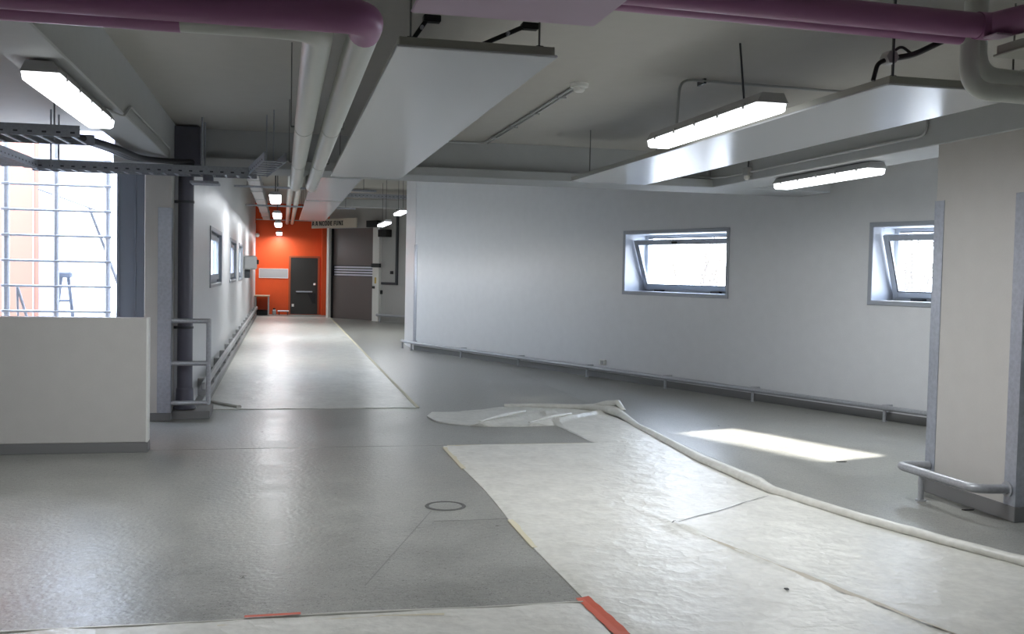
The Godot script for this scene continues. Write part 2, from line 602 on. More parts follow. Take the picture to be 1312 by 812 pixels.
# ---------------------------------------------------------------- the building
func build_shell() -> void:
	var f := shell("floor", "grey speckled vinyl floor of the hall")
	part(f, "slab", mb().box(Vector3(-7, -0.3, -9.6), Vector3(3.9, 0, 6), 0.003), M.floor)
	part(f, "slab", mb().box(Vector3(-7, -0.3, -38.6), Vector3(3.9, 0, -9.607), 0.003), M.floor)
	part(f, "slab", mb().prism([Vector2(3.9, -38.6), Vector2(8.6, -38.6), Vector2(8.6, -23.0), Vector2(3.9, -19.2)], Vector3(0, -0.3, 0), Vector3.RIGHT, Vector3.BACK, Vector3(0, 0.3, 0)), M.floor)
	part(f, "slab", mb().prism([Vector2(3.9, -19.2), Vector2(14.2, 6.1), Vector2(3.9, 6.1)], Vector3(0, -0.3, 0), Vector3.RIGHT, Vector3.BACK, Vector3(0, 0.3, 0)), M.floor)
	part(f, "seam", mb().prism([Vector2(0, 0), Vector2(0.010, 0), Vector2(-0.575, 1.62), Vector2(-0.582, 1.62)], Vector3(1.02, 0.0006, -6.95), Vector3.RIGHT, Vector3.BACK, Vector3(0, 0.0006, 0)), M.seam)
	part(f, "seam", mb().box(Vector3(1.0, 0.0004, -6.66), Vector3(1.52, 0.0011, -6.65)), M.seam)
	var ce := shell("ceiling", "grey painted concrete ceiling")
	part(ce, "hall_slab", mb().prism([Vector2(-7.3, -12.15), Vector2(6.75, -12.15), Vector2(14.2, 6.2), Vector2(-7.3, 6.2)], Vector3(0, CEIL, 0), Vector3.RIGHT, Vector3.BACK, Vector3(0, 1.2, 0)), M.ceiling)
	part(ce, "corridor_slab", mb().prism([Vector2(-1.36, -12.15), Vector2(6.75, -12.15), Vector2(2.95, -21.5), Vector2(2.95, -22.8), Vector2(8.7, -22.8), Vector2(8.7, -38.7), Vector2(-1.36, -38.7)], Vector3(0, HIGH, 0), Vector3.RIGHT, Vector3.BACK, Vector3(0, 0.3, 0)), M.ceiling)
	# slanted wall with two windows; local x along it, z into the hall
	var wb := Basis(WD, Vector3.UP, WD.cross(Vector3.UP))
	var wt := Transform3D(wb, WA)
	var holes := [[6.74, 8.90, 1.42, 2.33], [11.27, 13.43, 1.42, 2.33], [15.80, 17.96, 1.42, 2.33], [20.33, 22.49, 1.42, 2.33]]
	var w := shell("wall_right", "long white slanted wall with two tilted windows")
	w.transform = wt
	part(w, "wall_face", holed_wall(mb(), 0, 30.0, 4.3, holes, 0.5), M.wall)
	part(w, "return_face", mb().box(Vector3(0, -0.3, 0), Vector3(0.3, 4.3, 1.7), 0.0, Transform3D(wb.inverse(), wb.inverse() * (Vector3(2.73, 0, -23.2) - WA))), M.wall)
	var bb := shell("baseboard_right", "grey skirting along the slanted wall")
	bb.transform = wt
	part(bb, "skirting", mb().box(Vector3(0.02, 0, 0.0), Vector3(29, 0.10, 0.012), 0.003), M.base)
	for i in 4:
		wall_window("window_%d" % (i + 1 if i < 2 else i + 4), wt * Transform3D(Basis(), Vector3(holes[i][0], holes[i][2], 0)), 2.16, 1.42, 2.33, ["tilted-open window in the middle of the slanted wall", "tilted-open window half hidden by the right column", "window of the slanted wall behind the right column", "last window of the slanted wall beside the camera"][i])
	# corner guard of the slanted wall
	var g := thing("corner_guard", "thin steel corner guard at the far end of the slanted wall", "corner guard")
	part(g, "plate", mb().box(Vector3(-0.004, 0.11, 0), Vector3(0.10, 2.24, 0.005), 0.001, wt).box(Vector3(2.724, 0.11, -21.62), Vector3(2.729, 2.24, -21.52), 0.001), M.steel)
	# outlet
	var ot := thing("wall_socket", "small white socket low on the slanted wall", "socket")
	ot.transform = wt * Transform3D(Basis(), Vector3(6.27, 0.255, 0))
	part(ot, "cover_plate", mb().box(Vector3(-0.075, -0.045, 0), Vector3(0.075, 0.045, 0.03), 0.006), M.white_plastic)
	part(ot, "socket_face", mb().box(Vector3(-0.03, -0.03, 0.03), Vector3(0.03, 0.03, 0.045), 0.005), M.grey_plastic)
	# corridor's left wall, facing +x
	var lb := Basis(Vector3(0, 0, -1), Vector3.UP, Vector3(1, 0, 0))
	var lt := Transform3D(lb, Vector3(-1.0, 0, -12.15))
	var lh := [[2.65, 5.2, 1.42, 2.2], [8.1, 10.5, 1.42, 2.2], [12.05, 14.0, 1.42, 2.2]]
	var wl := shell("wall_left", "white corridor wall with three small windows")
	wl.transform = lt
	part(wl, "wall_face", holed_wall(mb(), 0, 26.4, 4.3, lh, 0.135), M.wall)
	part(wl, "return_face", mb().box(Vector3(-0.16, -0.3, -0.44), Vector3(0.0, 4.3, 0.0)), M.wall)
	for i in 3:
		wall_window("window_%d" % (i + 3), lt * Transform3D(Basis(), Vector3(lh[i][0], 1.42, 0)), lh[i][1] - lh[i][0], 1.42, 2.2, ["small window in the corridor wall beside the pipe", "small window in the middle of the corridor wall", "small corridor window next to the grey wall box"][i], false, 0.13)
	# orange end wall and the slanted wall with the shutter
	shell_mesh("wall_back", mb().box(Vector3(-1.4, -0.3, -38.5), Vector3(1.9, 4.3, -38.2)), M.orange, "bright orange wall at the end of the corridor")
	var A := Vector3(1.64, 0, -35.88)
	var B := Vector3(2.99, 0, -33.96)
	var sd := (B - A).normalized()
	var sb := Basis(sd, Vector3.UP, sd.cross(Vector3.UP))
	var s := shell("wall_shutter", "pale grey wall round the roller door")
	s.transform = Transform3D(sb, A)
	part(s, "wall_face", holed_wall(mb(), -0.14, 7.5, 4.3, [[0.0, 2.34, -0.2, 3.1]], 0.25), M.grey_wall)
	# the enclosing walls behind and beside
	shell_mesh("wall_rear", mb().box(Vector3(-7.3, -0.3, 6.0), Vector3(14.3, 4.3, 6.3)), M.wall)
	shell_mesh("wall_side", mb().box(Vector3(-7.3, -0.3, -11.9), Vector3(-7.0, 4.3, 6.0)).box(Vector3(-7.0, -0.3, -11.9), Vector3(-4.4, 4.3, -11.6)), M.wall)
	shell_mesh("wall_recess", mb().box(Vector3(3.0, -0.3, -23.2), Vector3(8.6, 4.3, -22.9)).box(Vector3(8.3, -0.3, -38.6), Vector3(8.6, 4.3, -23.2)).box(Vector3(1.9, -0.3, -38.7), Vector3(8.6, 4.3, -38.4)), M.grey_wall)
	# beams
	var cb := thing("ceiling_beam", "wide grey concrete beam crossing below the ceiling before the corridor", "beam")
	part(cb, "web", mb().box(Vector3(-1.75, 2.83, -12.13), Vector3(6.4, CEIL + 0.02, -11.44)), M.beam)
	part(cb, "lower_flange", mb().box(Vector3(-1.75, SOFFIT, -12.14), Vector3(6.55, 2.84, -11.35), 0.008), M.beam)
	var rb := thing("ceiling_beam", "grey concrete beam resting on the right column, with a lamp beneath", "beam")
	part(rb, "web", mb().box(Vector3(4.99, SOFFIT, -11.42), Vector3(5.5, CEIL + 0.02, 6.0), 0.008), M.beam)
	var lbm := thing("ceiling_beam", "grey concrete beam above the low wall, with a lamp beneath", "beam")
	part(lbm, "web", mb().box(Vector3(-1.44, SOFFIT, -11.42), Vector3(-1.12, CEIL + 0.02, 6.0), 0.008), M.beam)
	# low wall
	var lw := thing("low_wall", "waist-high white partition wall with dark skirting", "partition", Vector3(-1.17, 0, -9.5))
	part(lw, "panel", mb().box(Vector3(-5.8, 0.09, -0.14), Vector3(0, 1.2, 0), 0.006), M.column)
	part(lw, "skirting", mb().box(Vector3(-5.8, 0.0, -0.15), Vector3(0.008, 0.09, 0.008), 0.003), M.base)
	part(lw, "edge_strip", mb().box(Vector3(-0.012, 0.09, -0.142), Vector3(0.006, 1.203, 0.004), 0.003), M.white_plastic)

func build_columns_and_rails() -> void:
	# right column
	var c := thing("column", "broad beige column with steel corner guards beside the window wall", "column", Vector3(5.25, 0, -6.57))
	part(c, "shaft", mb().box(Vector3(-0.25, 0.0, -0.51), Vector3(0.25, SOFFIT + 0.01, 0.50), 0.008), M.column)
	part(c, "skirting", mb().box(Vector3(-0.262, 0, -0.522), Vector3(0.262, 0.11, 0.512), 0.005), M.base)
	for e in [[-0.515, -0.40, -0.515], [0.39, 0.505, 0.505]]:
		part(c, "corner_guard", mb().box(Vector3(-0.256, 0.11, e[0]), Vector3(-0.25, 2.30, e[1]), 0.001).box(Vector3(-0.256, 0.11, e[2] - 0.003), Vector3(-0.14, 2.30, e[2] + 0.003), 0.001), M.steel)
	var r := thing("bumper_rail", "bent steel tube bumper at the foot of the right column", "rail", Vector3(4.76, 0, -6.57))
	part(r, "tube", mb().tube(bend([Vector3(0.235, 0.22, 0.43), Vector3(0.0, 0.22, 0.40), Vector3(-0.02, 0.22, -0.52), Vector3(0.235, 0.22, -0.46)], 0.12), 0.033, 14), M.galv)
	part(r, "flange", mb().tube([Vector3(0.222, 0.22, 0.43), Vector3(0.236, 0.22, 0.43)], 0.055, 16), M.galv)
	part(r, "post", mb().tube([Vector3(0.0, 0.0, -0.22), Vector3(0.0, 0.2, -0.22)], 0.022, 12).lathe(Vector3(0, 0, -0.22), [Vector2(0.04, 0), Vector2(0.04, 0.008), Vector2(0.02, 0.010)], 14), M.galv)
	# left column, its dark neighbour post, plinth, drain pipe and guard
	var l := thing("column", "narrow grey column with a steel corner guard behind the low wall", "column", Vector3(-1.305, 0, -11.57))
	part(l, "shaft", mb().box(Vector3(-0.135, 0, -0.2), Vector3(0.135, SOFFIT, 0.17), 0.006), M.column)
	part(l, "skirting", mb().box(Vector3(-0.143, 0, -0.2), Vector3(0.143, 0.09, 0.18), 0.004), M.base)
	part(l, "corner_guard", mb().box(Vector3(0.0, 0.09, 0.17), Vector3(0.14, 2.29, 0.176), 0.001).box(Vector3(0.135, 0.09, 0.03), Vector3(0.141, 2.29, 0.176), 0.001), M.steel)
	var d := thing("door_post", "dark blue-grey steel post at the bright opening", "post", Vector3(-1.585, 0, -11.7))
	part(d, "post_face", mb().box(Vector3(-0.14, 0, -0.3), Vector3(0.145, SOFFIT, 0.08), 0.006), M.dark_post)
	part(d, "edge_profile", mb().box(Vector3(-0.165, 0, 0.0), Vector3(-0.135, SOFFIT, 0.10), 0.004).box(Vector3(0.02, 0, 0.08), Vector3(0.035, SOFFIT, 0.10), 0.003), M.dark_post)
	var p := thing("plinth", "low dark kerb under the drain pipe", "plinth", Vector3(-0.97, 0, -11.75))
	part(p, "kerb", mb().box(Vector3(-0.19, 0, -0.4), Vector3(0.20, 0.09, 0.22), 0.005), M.base)
	var q := thing("drain_pipe", "dark grey vertical drain pipe beside the left column", "pipe", Vector3(-1.05, 0, -11.72))
	part(q, "pipe", mb().tube([Vector3(0, 0.10, 0), Vector3(0, SOFFIT, 0)], 0.082, 22), M.drain_pipe)
	part(q, "foot_collar", mb().lathe(Vector3(0, 0.09, 0), [Vector2(0.10, 0), Vector2(0.125, 0.01), Vector2(0.10, 0.06), Vector2(0.092, 0.22), Vector2(0.083, 0.24)], 22), M.drain_pipe)
	for y in [0.98, 2.36]:
		part(q, "clamp", mb().lathe(Vector3(0, y, 0), [Vector2(0.083, 0), Vector2(0.09, 0.004), Vector2(0.09, 0.026), Vector2(0.083, 0.03)], 22).box(Vector3(-0.125, y, -0.02), Vector3(-0.08, y + 0.03, 0.02), 0.003), M.frame_dark)
	var g := thing("guard_rail", "three-bar tubular steel guard round the drain pipe", "rail", Vector3(-1.165, 0, -11.45))
	for y in [0.19, 0.62, 1.08]:
		part(g, "bar", mb().tube([Vector3(0, y, 0), Vector3(0.40, y, 0)], 0.026, 12), M.galv)
	part(g, "post", mb().tube([Vector3(0.385, 0.17, 0), Vector3(0.385, 1.10, 0)], 0.026, 12), M.galv)
	# conduit box on the left column top
	# long bumper rail before the slanted wall
	var wt := Transform3D(Basis(WD, Vector3.UP, WD.cross(Vector3.UP)), WA)
	var lr := thing("bumper_rail", "long low steel tube rail along the slanted wall", "rail")
	lr.transform = wt
	part(lr, "tube", mb().tube(bend([Vector3(-0.55, 0.165, -0.02), Vector3(-0.28, 0.165, 0.10), Vector3(0.3, 0.165, 0.14), Vector3(24, 0.165, 0.14)], 0.25), 0.030, 14), M.galv)
	for s in [-0.45, 0.12, 2.1, 4.05, 6.0, 7.85, 9.55, 11.6, 13.6, 15.5]:
		var z := 0.12 if s > 0 else 0.02
		part(lr, "post", mb().tube([Vector3(s, 0, z), Vector3(s, 0.15, z)], 0.02, 10).lathe(Vector3(s, 0, z), [Vector2(0.036, 0), Vector2(0.036, 0.007), Vector2(0.018, 0.008)], 12), M.galv)
		part(lr, "clamp", mb().box(Vector3(s - 0.03, 0.135, 0.0), Vector3(s + 0.03, 0.20, z + 0.02), 0.006), M.galv)
	# rail along the corridor's left wall
	var cr := thing("wall_bumper", "low grey bumper rail along the corridor wall", "rail", Vector3(-1.0, 0, -12.2))
	part(cr, "rail", mb().box(Vector3(0.09, 0.24, -24.6), Vector3(0.14, 0.33, 0), 0.012), M.grey_plastic)
	part(cr, "kerb", mb().box(Vector3(0.0, 0, -24.6), Vector3(0.10, 0.10, 0), 0.01), M.grey_plastic)
	for i in 17:
		var zz := -0.7 - i * 1.45
		part(cr, "bracket", mb().box(Vector3(0.0, 0.10, zz - 0.04), Vector3(0.10, 0.31, zz + 0.04), 0.005), M.grey_plastic)

# ---------------------------------------------------------------- ceiling fittings
func ceiling_panel(label: String, x0: float, x1: float, z0: float, z1: float, y: float, face: Material, group := "") -> Node3D:
	var o := thing("ceiling_panel", label, "ceiling panel", Vector3((x0 + x1) * 0.5, y, (z0 + z1) * 0.5), group)
	var w := (x1 - x0) * 0.5
	var l := absf(z1 - z0) * 0.5
	part(o, "face_sheet", mb().box(Vector3(-w, 0, -l), Vector3(w, 0.012, l), 0.004), face)
	part(o, "tray_edge", mb().box(Vector3(-w + 0.02, 0.012, l - 0.025), Vector3(w - 0.02, 0.05, l - 0.012), 0.002).box(Vector3(-w + 0.02, 0.012, -l + 0.012), Vector3(w - 0.02, 0.05, -l + 0.025), 0.002).box(Vector3(-w + 0.012, 0.012, -l + 0.01), Vector3(-w + 0.024, 0.05, l - 0.01), 0.002).box(Vector3(w - 0.024, 0.012, -l + 0.01), Vector3(w - 0.012, 0.05, l - 0.01), 0.002), M.panel_edge)
	var n := maxi(2, int(l * 2.0 / 2.2))
	var top := (CEIL if z0 > -12.0 else HIGH) - y
	for i in n:
		for s in [-1, 1]:
			var zz: float = lerpf(l - 0.08, -l + 0.5, float(i) / (n - 1))
			part(o, "hanger_rod", mb().tube([Vector3(s * (w - 0.07), 0.05, zz), Vector3(s * (w - 0.07), top, zz)], 0.005, 6), M.rod)
			part(o, "hanger_nut", mb().box(Vector3(s * (w - 0.07) - 0.018, 0.05, zz - 0.018), Vector3(s * (w - 0.07) + 0.018, 0.065, zz + 0.018), 0.003), M.frame_dark)
	return o

func build_ceiling_things() -> void:
	var p1 := ceiling_panel("long white ceiling panel hung beside the two big pipes", 0.48, 1.22, -4.55, -11.0, 2.655, M.panel)
	# black hinge arms on its near end
	for e in [[-0.29, -0.22, 0.02], [0.02, 0.24, 0.05]]:
		var arm := part(p1, "hinge_arm", mb().tube([Vector3(e[0], 0.055, 3.1), Vector3(e[1], 0.16, 3.12)], 0.011, 8).box(Vector3(e[1] - 0.02, 0.145, 3.09), Vector3(e[1] + 0.06, 0.175, 3.14), 0.004), M.black)
		part(arm, "pin", mb().tube([Vector3(lerpf(e[0], e[1], 0.6), 0.115, 3.09), Vector3(lerpf(e[0], e[1], 0.6), 0.115, 3.15)], 0.008, 8), M.steel)
	ceiling_panel("long white ceiling panel beside the right lamp", 2.99, 3.85, -4.66, -10.55, 2.66, M.panel)
	ceiling_panel("mauve ceiling panel between the purple pipes", 0.47, 1.21, -1.2, -3.96, 2.66, M.mauve_panel)
	ceiling_panel("pale ceiling panel end above the bent grey pipes", 3.05, 3.85, -1.2, -3.96, 2.66, M.panel_edge)
	ceiling_panel("white ceiling panel in the corridor just past the beam", 0.46, 1.26, -13.0, -22.75, 3.18, M.panel)
	ceiling_panel("white ceiling panel reflecting orange near the corridor end", 0.46, 1.26, -22.95, -32.2, 3.18, M.panel)
	# smoke detector with its conduit
	var sd := thing("smoke_detector", "round white smoke detector on the ceiling", "detector", Vector3(2.23, CEIL, -7.66))
	part(sd, "base", mb().lathe(Vector3(0, -0.03, 0), [Vector2(0, 0), Vector2(0.07, 0), Vector2(0.075, 0.03)], 20), M.white_plastic)
	part(sd, "sensor_head", mb().lathe(Vector3(0, -0.065, 0), [Vector2(0, 0), Vector2(0.035, 0), Vector2(0.045, 0.012), Vector2(0.045, 0.035)], 20), M.white_plastic)
	var dc := thing("conduit", "pair of thin conduits running from the smoke detector", "conduit")
	part(dc, "tube", mb().tube(bend([Vector3(2.21, 3.135, -7.72), Vector3(2.21, 3.135, -11.42), Vector3(1.5, 3.135, -11.42)], 0.12), 0.011, 8), M.conduit)
	part(dc, "tube", mb().tube([Vector3(2.255, 3.137, -7.72), Vector3(2.255, 3.137, -11.40)], 0.009, 8), M.conduit)
	for i in 4:
		part(dc, "clip", mb().box(Vector3(2.19, 3.12, -8.2 - i * 0.9), Vector3(2.275, 3.15, -8.18 - i * 0.9), 0.002), M.conduit)
	# conduit above the hanging lamp
	var hc := thing("conduit", "thin bent conduit from the ceiling down to the hanging lamp", "conduit")
	part(hc, "tube", mb().tube(bend([Vector3(2.80, 2.74, -7.05), Vector3(2.86, 3.13, -7.15), Vector3(4.98, 3.13, -7.25)], 0.10), 0.011, 8), M.conduit)
	for x in [3.05, 4.3]:
		part(hc, "clip", mb().box(Vector3(x, 3.11, -7.28), Vector3(x + 0.02, 3.15, -7.15), 0.002), M.frame_dark)
	# conduit on the right beam's face
	var bc := thing("conduit", "grey conduit along the side of the right beam", "conduit")
	part(bc, "tube", mb().tube(bend([Vector3(3.9, 2.86, -11.415), Vector3(4.965, 2.86, -11.415), Vector3(4.972, 2.83, -10.9), Vector3(4.972, 2.83, -7.2), Vector3(4.972, 3.14, -7.2)], 0.09), 0.013, 8), M.conduit)
	part(bc, "junction_box", mb().box(Vector3(4.93, 2.79, -10.42), Vector3(4.99, 2.88, -10.30), 0.008), M.grey_plastic)
	part(bc, "cable_stub", mb().tube([Vector3(4.965, 2.87, -10.36), Vector3(4.965, 3.02, -10.34), Vector3(4.97, 3.14, -10.34)], 0.008, 6), M.cable)
	var dl := thing("dome_light", "tiny round white fitting under the junction box on the beam", "fitting", Vector3(4.955, 2.79, -10.36))
	part(dl, "dome", mb().lathe(Vector3(0, -0.05, 0), [Vector2(0, 0), Vector2(0.022, 0.006), Vector2(0.032, 0.025), Vector2(0.032, 0.05)], 14), M.white_plastic)
	# conduit on the left beam
	var lc := thing("conduit", "grey conduit along the side of the left beam", "conduit")
	part(lc, "tube", mb().tube(bend([Vector3(-1.2, 2.735, -7.45), Vector3(-1.105, 2.70, -7.6), Vector3(-1.105, 2.83, -7.95), Vector3(-1.105, 2.83, -10.6), Vector3(-1.105, 2.71, -10.62)], 0.07), 0.009, 8), M.conduit)
	# junction box and cables by the right pipes
	var jb := thing("junction_box", "grey junction box on a threaded rod near the bent pipes", "box", Vector3(2.74, 2.70, -4.27))
	part(jb, "body", mb().tube([Vector3(0, 0, -0.03), Vector3(0, 0, 0.03)], 0.032, 6), M.grey_plastic)
	part(jb, "rod", mb().tube([Vector3(0.0, -0.09, 0.035), Vector3(0.0, 0.44, 0.035)], 0.005, 6), M.frame_dark)
	part(jb, "cable", mb().tube(bend([Vector3(0.02, 0.0, 0), Vector3(0.12, 0.02, 0), Vector3(0.28, 0.10, 0.02)], 0.08), 0.014, 8), M.black)
	part(jb, "cable", mb().tube(bend([Vector3(-0.02, -0.01, 0), Vector3(-0.06, -0.03, 0), Vector3(-0.08, -0.11, 0)], 0.05), 0.011, 8), M.black)
	part(jb, "cable", mb().tube(bend([Vector3(0.02, 0.03, 0), Vector3(0.06, 0.06, 0), Vector3(0.11, 0.03, 0)], 0.05), 0.007, 8), M.black)
	# dark duct stub on top of the left column
	var ds := thing("vent_duct", "dark square duct rising to the ceiling above the drain pipe", "duct", Vector3(-0.99, 2.74, -11.2))
	part(ds, "duct_body", mb().box(Vector3(-0.13, 0.0, -0.14), Vector3(0.13, 0.39, 0.04), 0.006), M.drain_pipe)
	part(ds, "flange", mb().box(Vector3(-0.14, -0.02, -0.15), Vector3(0.14, 0.0, 0.05), 0.004), M.drain_pipe)

func build_lamps() -> void:
	lamp("bright strip lamp under the left beam above the low wall", -1.26, 2.615, -5.8, -7.62, "")
	var l2 := lamp("bright strip lamp hanging from the ceiling on a conduit and a rod", 2.76, 2.63, -5.46, -7.3, "")
	part(l2, "suspension_rod", mb().tube([Vector3(0.02, 0.11, 0.5), Vector3(0.05, CEIL - 2.63, 0.35)], 0.007, 8), M.frame_dark)
	lamp("bright strip lamp under the right beam beside the column", 5.18, 2.62, -8.2, -10.0, "")
	for z in [-18.0, -23.9, -28.9, -36.3]:
		var l := lamp({-18.0: "hanging corridor lamp, the first after the concrete beam", -23.9: "hanging corridor lamp, the second after the concrete beam", -28.9: "hanging corridor lamp, the second from the orange wall", -36.3: "hanging corridor lamp right before the orange wall"}[z], -0.15, 2.88, z, z - 1.7, "row of corridor lamps", 0.2)
		for s in [-0.6, 0.6]:
			part(l, "suspension_rod", mb().tube([Vector3(0, 0.11, s), Vector3(0, HIGH - 2.88, s)], 0.006, 6), M.frame_dark)
	for z in [[-26.3, -28.3, 2.62, 2.88], [-24.0, -25.5, 2.77, 3.05]]:
		var l := lamp(["strip lamp hanging in front of the roller door", "strip lamp hanging at the end of the slanted wall"][0 if z[0] < -25 else 1], z[2], z[3], z[0], z[1], "")
		for s in [-0.5, 0.5]:
			part(l, "suspension_rod", mb().tube([Vector3(0, 0.11, s), Vector3(0, HIGH - z[3], s)], 0.006, 6), M.frame_dark)
	lamp("unseen fill lamp added behind the camera to brighten the near pipes", 2.76, 2.63, 3.2, 1.2, "")  # added out of view, only for more light around the camera end

func build_pipes() -> void:
	# two big pipes: run across the hall, turn into the corridor direction, pass under the beam, rise and go on
	var r := 0.062
	var p1 := thing("pipe_run", "thick grey pipe bending along the corridor, purple at its left end", "pipe")
	part(p1, "pipe", mb().tube(bend([Vector3(-0.385, 2.60, -4.02), Vector3(0.125, 2.60, -4.02), Vector3(0.125, 2.60, -11.9), Vector3(0.125, 3.35, -12.5), Vector3(0.125, 3.35, -38.2)], 0.16), r, 20), M.pipe)
	part(p1, "purple_section", mb().tube([Vector3(-5.0, 2.60, -4.02), Vector3(-0.385, 2.60, -4.02)], r + 0.002, 20), M.purple, "purple painted pipe section")
	var p2 := thing("pipe_run", "thick grey pipe next to the ceiling panel with a purple elbow", "pipe")
	part(p2, "pipe", mb().tube(bend([Vector3(0.30, 2.60, -4.05), Vector3(0.30, 2.60, -11.9), Vector3(0.30, 3.35, -12.5), Vector3(0.30, 3.35, -38.2)], 0.16), r, 20), M.pipe)
	part(p2, "purple_section", mb().tube(bend([Vector3(-5.0, 2.605, -3.86), Vector3(0.30, 2.605, -3.86), Vector3(0.30, 2.60, -4.06)], 0.12), r + 0.003, 20), M.purple, "purple painted pipe section with elbow")
	for p in [p1, p2]:
		var x := 0.125 if p == p1 else 0.30
		for z in [-6.9, -9.2]:
			part(p, "clamp", mb().tube([Vector3(x, 2.60, z - 0.012), Vector3(x, 2.60, z + 0.012)], r + 0.003, 20), M.pipe)
			var s := -0.085 if p == p1 else 0.085
			part(p, "hanger", mb().tube([Vector3(x + s, 2.60, z), Vector3(x + s, 3.15, z)], 0.004, 6).box(Vector3(minf(x, x + s), 2.595, z - 0.012), Vector3(maxf(x, x + s), 2.605, z + 0.012)), M.rod)
	# purple pipes on the right
	var q1 := thing("pipe_run", "upper purple pipe crossing below the ceiling on the right", "pipe")
	part(q1, "pipe", mb().tube([Vector3(1.1, 2.80, -3.90), Vector3(2.98, 2.80, -3.98)], 0.055, 18), M.purple)
	part(q1, "pipe_end", mb().tube(bend([Vector3(2.98, 2.80, -3.98), Vector3(3.05, 2.80, -3.98), Vector3(3.5, 2.86, -3.0)], 0.08), 0.06, 18), M.purple)
	part(q1, "joint_plate", mb().box(Vector3(2.99, 2.735, -3.95), Vector3(3.07, 2.745, -3.86), 0.003), M.mauve_panel)
	var q2 := thing("pipe_run", "lower purple pipe crossing on the right, turning into a grey drop", "pipe")
	part(q2, "pipe", mb().tube([Vector3(1.1, 2.80, -4.03), Vector3(3.02, 2.80, -4.15)], 0.045, 18), M.purple)
	part(q2, "drop", mb().tube(bend([Vector3(3.02, 2.80, -4.15), Vector3(3.075, 2.80, -4.15), Vector3(3.075, 2.55, -4.15), Vector3(3.9, 2.545, -4.17)], 0.12, 10), 0.042, 18), M.pipe, "grey bent pipe end")
	var q3 := thing("pipe_run", "grey pipe elbow behind the bent drop on the right", "pipe")
	part(q3, "pipe", mb().tube(bend([Vector3(3.20, 3.0, -4.28), Vector3(3.20, 2.64, -4.28), Vector3(4.0, 2.62, -4.3)], 0.13, 10), 0.055, 18), M.pipe)

# ---------------------------------------------------------------- cable trays
func tray_run(o: Node3D, a: Vector3, b: Vector3, w: float) -> void:
	var d := (b - a)
	var L := d.length()
	var u := d.normalized()
	var sd := u.cross(Vector3.UP).normalized()
	var tf := Transform3D(Basis(u, sd.cross(u).normalized(), sd), a)
	for s in [-1, 1]:
		var rail := mb()
		rail.box(Vector3(0, 0, s * w * 0.5 - 0.004), Vector3(L, 0.085, s * w * 0.5 + 0.004), 0.002, tf)
		rail.box(Vector3(0, 0.08, minf(s * w * 0.5, s * (w * 0.5 - 0.014))), Vector3(L, 0.086, maxf(s * w * 0.5, s * (w * 0.5 - 0.014))), 0.001, tf)
		var rm := part(o, "side_rail", rail, M.tray)
		for i in int(L / 0.1):
			var c := tf * Vector3(0.05 + i * 0.1, 0.03, s * (w * 0.5 + 0.0045))
			part(rm, "slot", mb().box(Vector3(-0.016, -0.007, -0.0012), Vector3(0.016, 0.007, 0.0012), 0.001, Transform3D(tf.basis, c)), M.frame_dark)
	var n := int(L / 0.12)
	for i in n:
		part(o, "rung", mb().box(Vector3((i + 0.5) * L / n - 0.012, 0.004, -w * 0.5), Vector3((i + 0.5) * L / n + 0.012, 0.014, w * 0.5), 0.002, tf), M.tray)

func build_trays() -> void:
	var t := thing("cable_tray", "long perforated cable tray crossing in front of the left column", "cable tray")
	tray_run(t, Vector3(-2.45, 2.585, -10.8), Vector3(-0.28, 2.585, -10.72), 0.3)
	for x in [-2.2, -0.80]:
		part(t, "hanger", mb().tube([Vector3(x, 2.58, -10.6), Vector3(x, 3.15, -10.6)], 0.009, 8).tube([Vector3(x, 2.60, -10.95), Vector3(x, 3.15, -10.95)], 0.009, 8), M.tray)
	part(t, "bracket", mb().box(Vector3(-0.92, 2.50, -10.92), Vector3(-0.64, 2.525, -10.62), 0.004).box(Vector3(-0.80, 2.52, -10.82), Vector3(-0.70, 2.63, -10.74), 0.004), M.tray)
	var t2 := thing("cable_tray", "cable tray branch climbing from the long tray to the pipes", "cable tray")
	tray_run(t2, Vector3(-0.27, 2.59, -10.7), Vector3(-0.08, 2.66, -9.75), 0.2)
	for p in [Vector3(-0.17, 2.65, -10.2), Vector3(-0.1, 2.67, -9.85)]:
		part(t2, "hanger", mb().tube([p, Vector3(p.x, 3.15, p.z)], 0.006, 6), M.tray)
	var t3 := thing("cable_tray", "ladder cable tray crossing high above the low wall", "cable tray")
	tray_run(t3, Vector3(-4.2, 2.62, -8.55), Vector3(-1.5, 2.62, -8.5), 0.55)
	for x in [-2.35, -1.75]:
		part(t3, "hanger", mb().tube([Vector3(x, 2.63, -8.55), Vector3(x, 3.15, -8.55)], 0.007, 6), M.tray)
	var t4 := thing("cable_tray", "cable tray linking the two crossing trays at the bright opening", "cable tray")
	tray_run(t4, Vector3(-2.58, 2.60, -8.83), Vector3(-2.48, 2.585, -10.65), 0.3)
	# cables lying in the trays
	var cb := thing("cable_bundle", "black cables lying in the long cable tray", "cables")
	for i in 4:
		part(cb, "cable", mb().tube(bend([Vector3(-2.44, 2.6355 + 0.012 * (i % 2), -10.72 - 0.05 * i), Vector3(-1.4, 2.635, -10.70 - 0.05 * i), Vector3(-0.3, 2.635 + 0.01 * (i % 2), -10.62 - 0.05 * i)], 0.3), 0.016, 8), M.cable)
	for i in 3:
		var z := -8.42 - 0.05 * i
		var c2 := thing("cable", "thick dark cable sweeping from the ladder tray down to the long tray", "cable", Vector3.ZERO, "cables sweeping between the trays")
		part(c2, "sheath", mb().tube(bend([Vector3(-2.6, 2.67, z), Vector3(-1.75 + 0.04 * i, 2.68, z), Vector3(-1.50 + 0.04 * i, 2.67, -9.2), Vector3(-1.42 + 0.05 * i, 2.68, -10.3), Vector3(-0.9, 2.71, -10.68 - 0.03 * i)], 0.5, 8), 0.028, 10), M.cable)

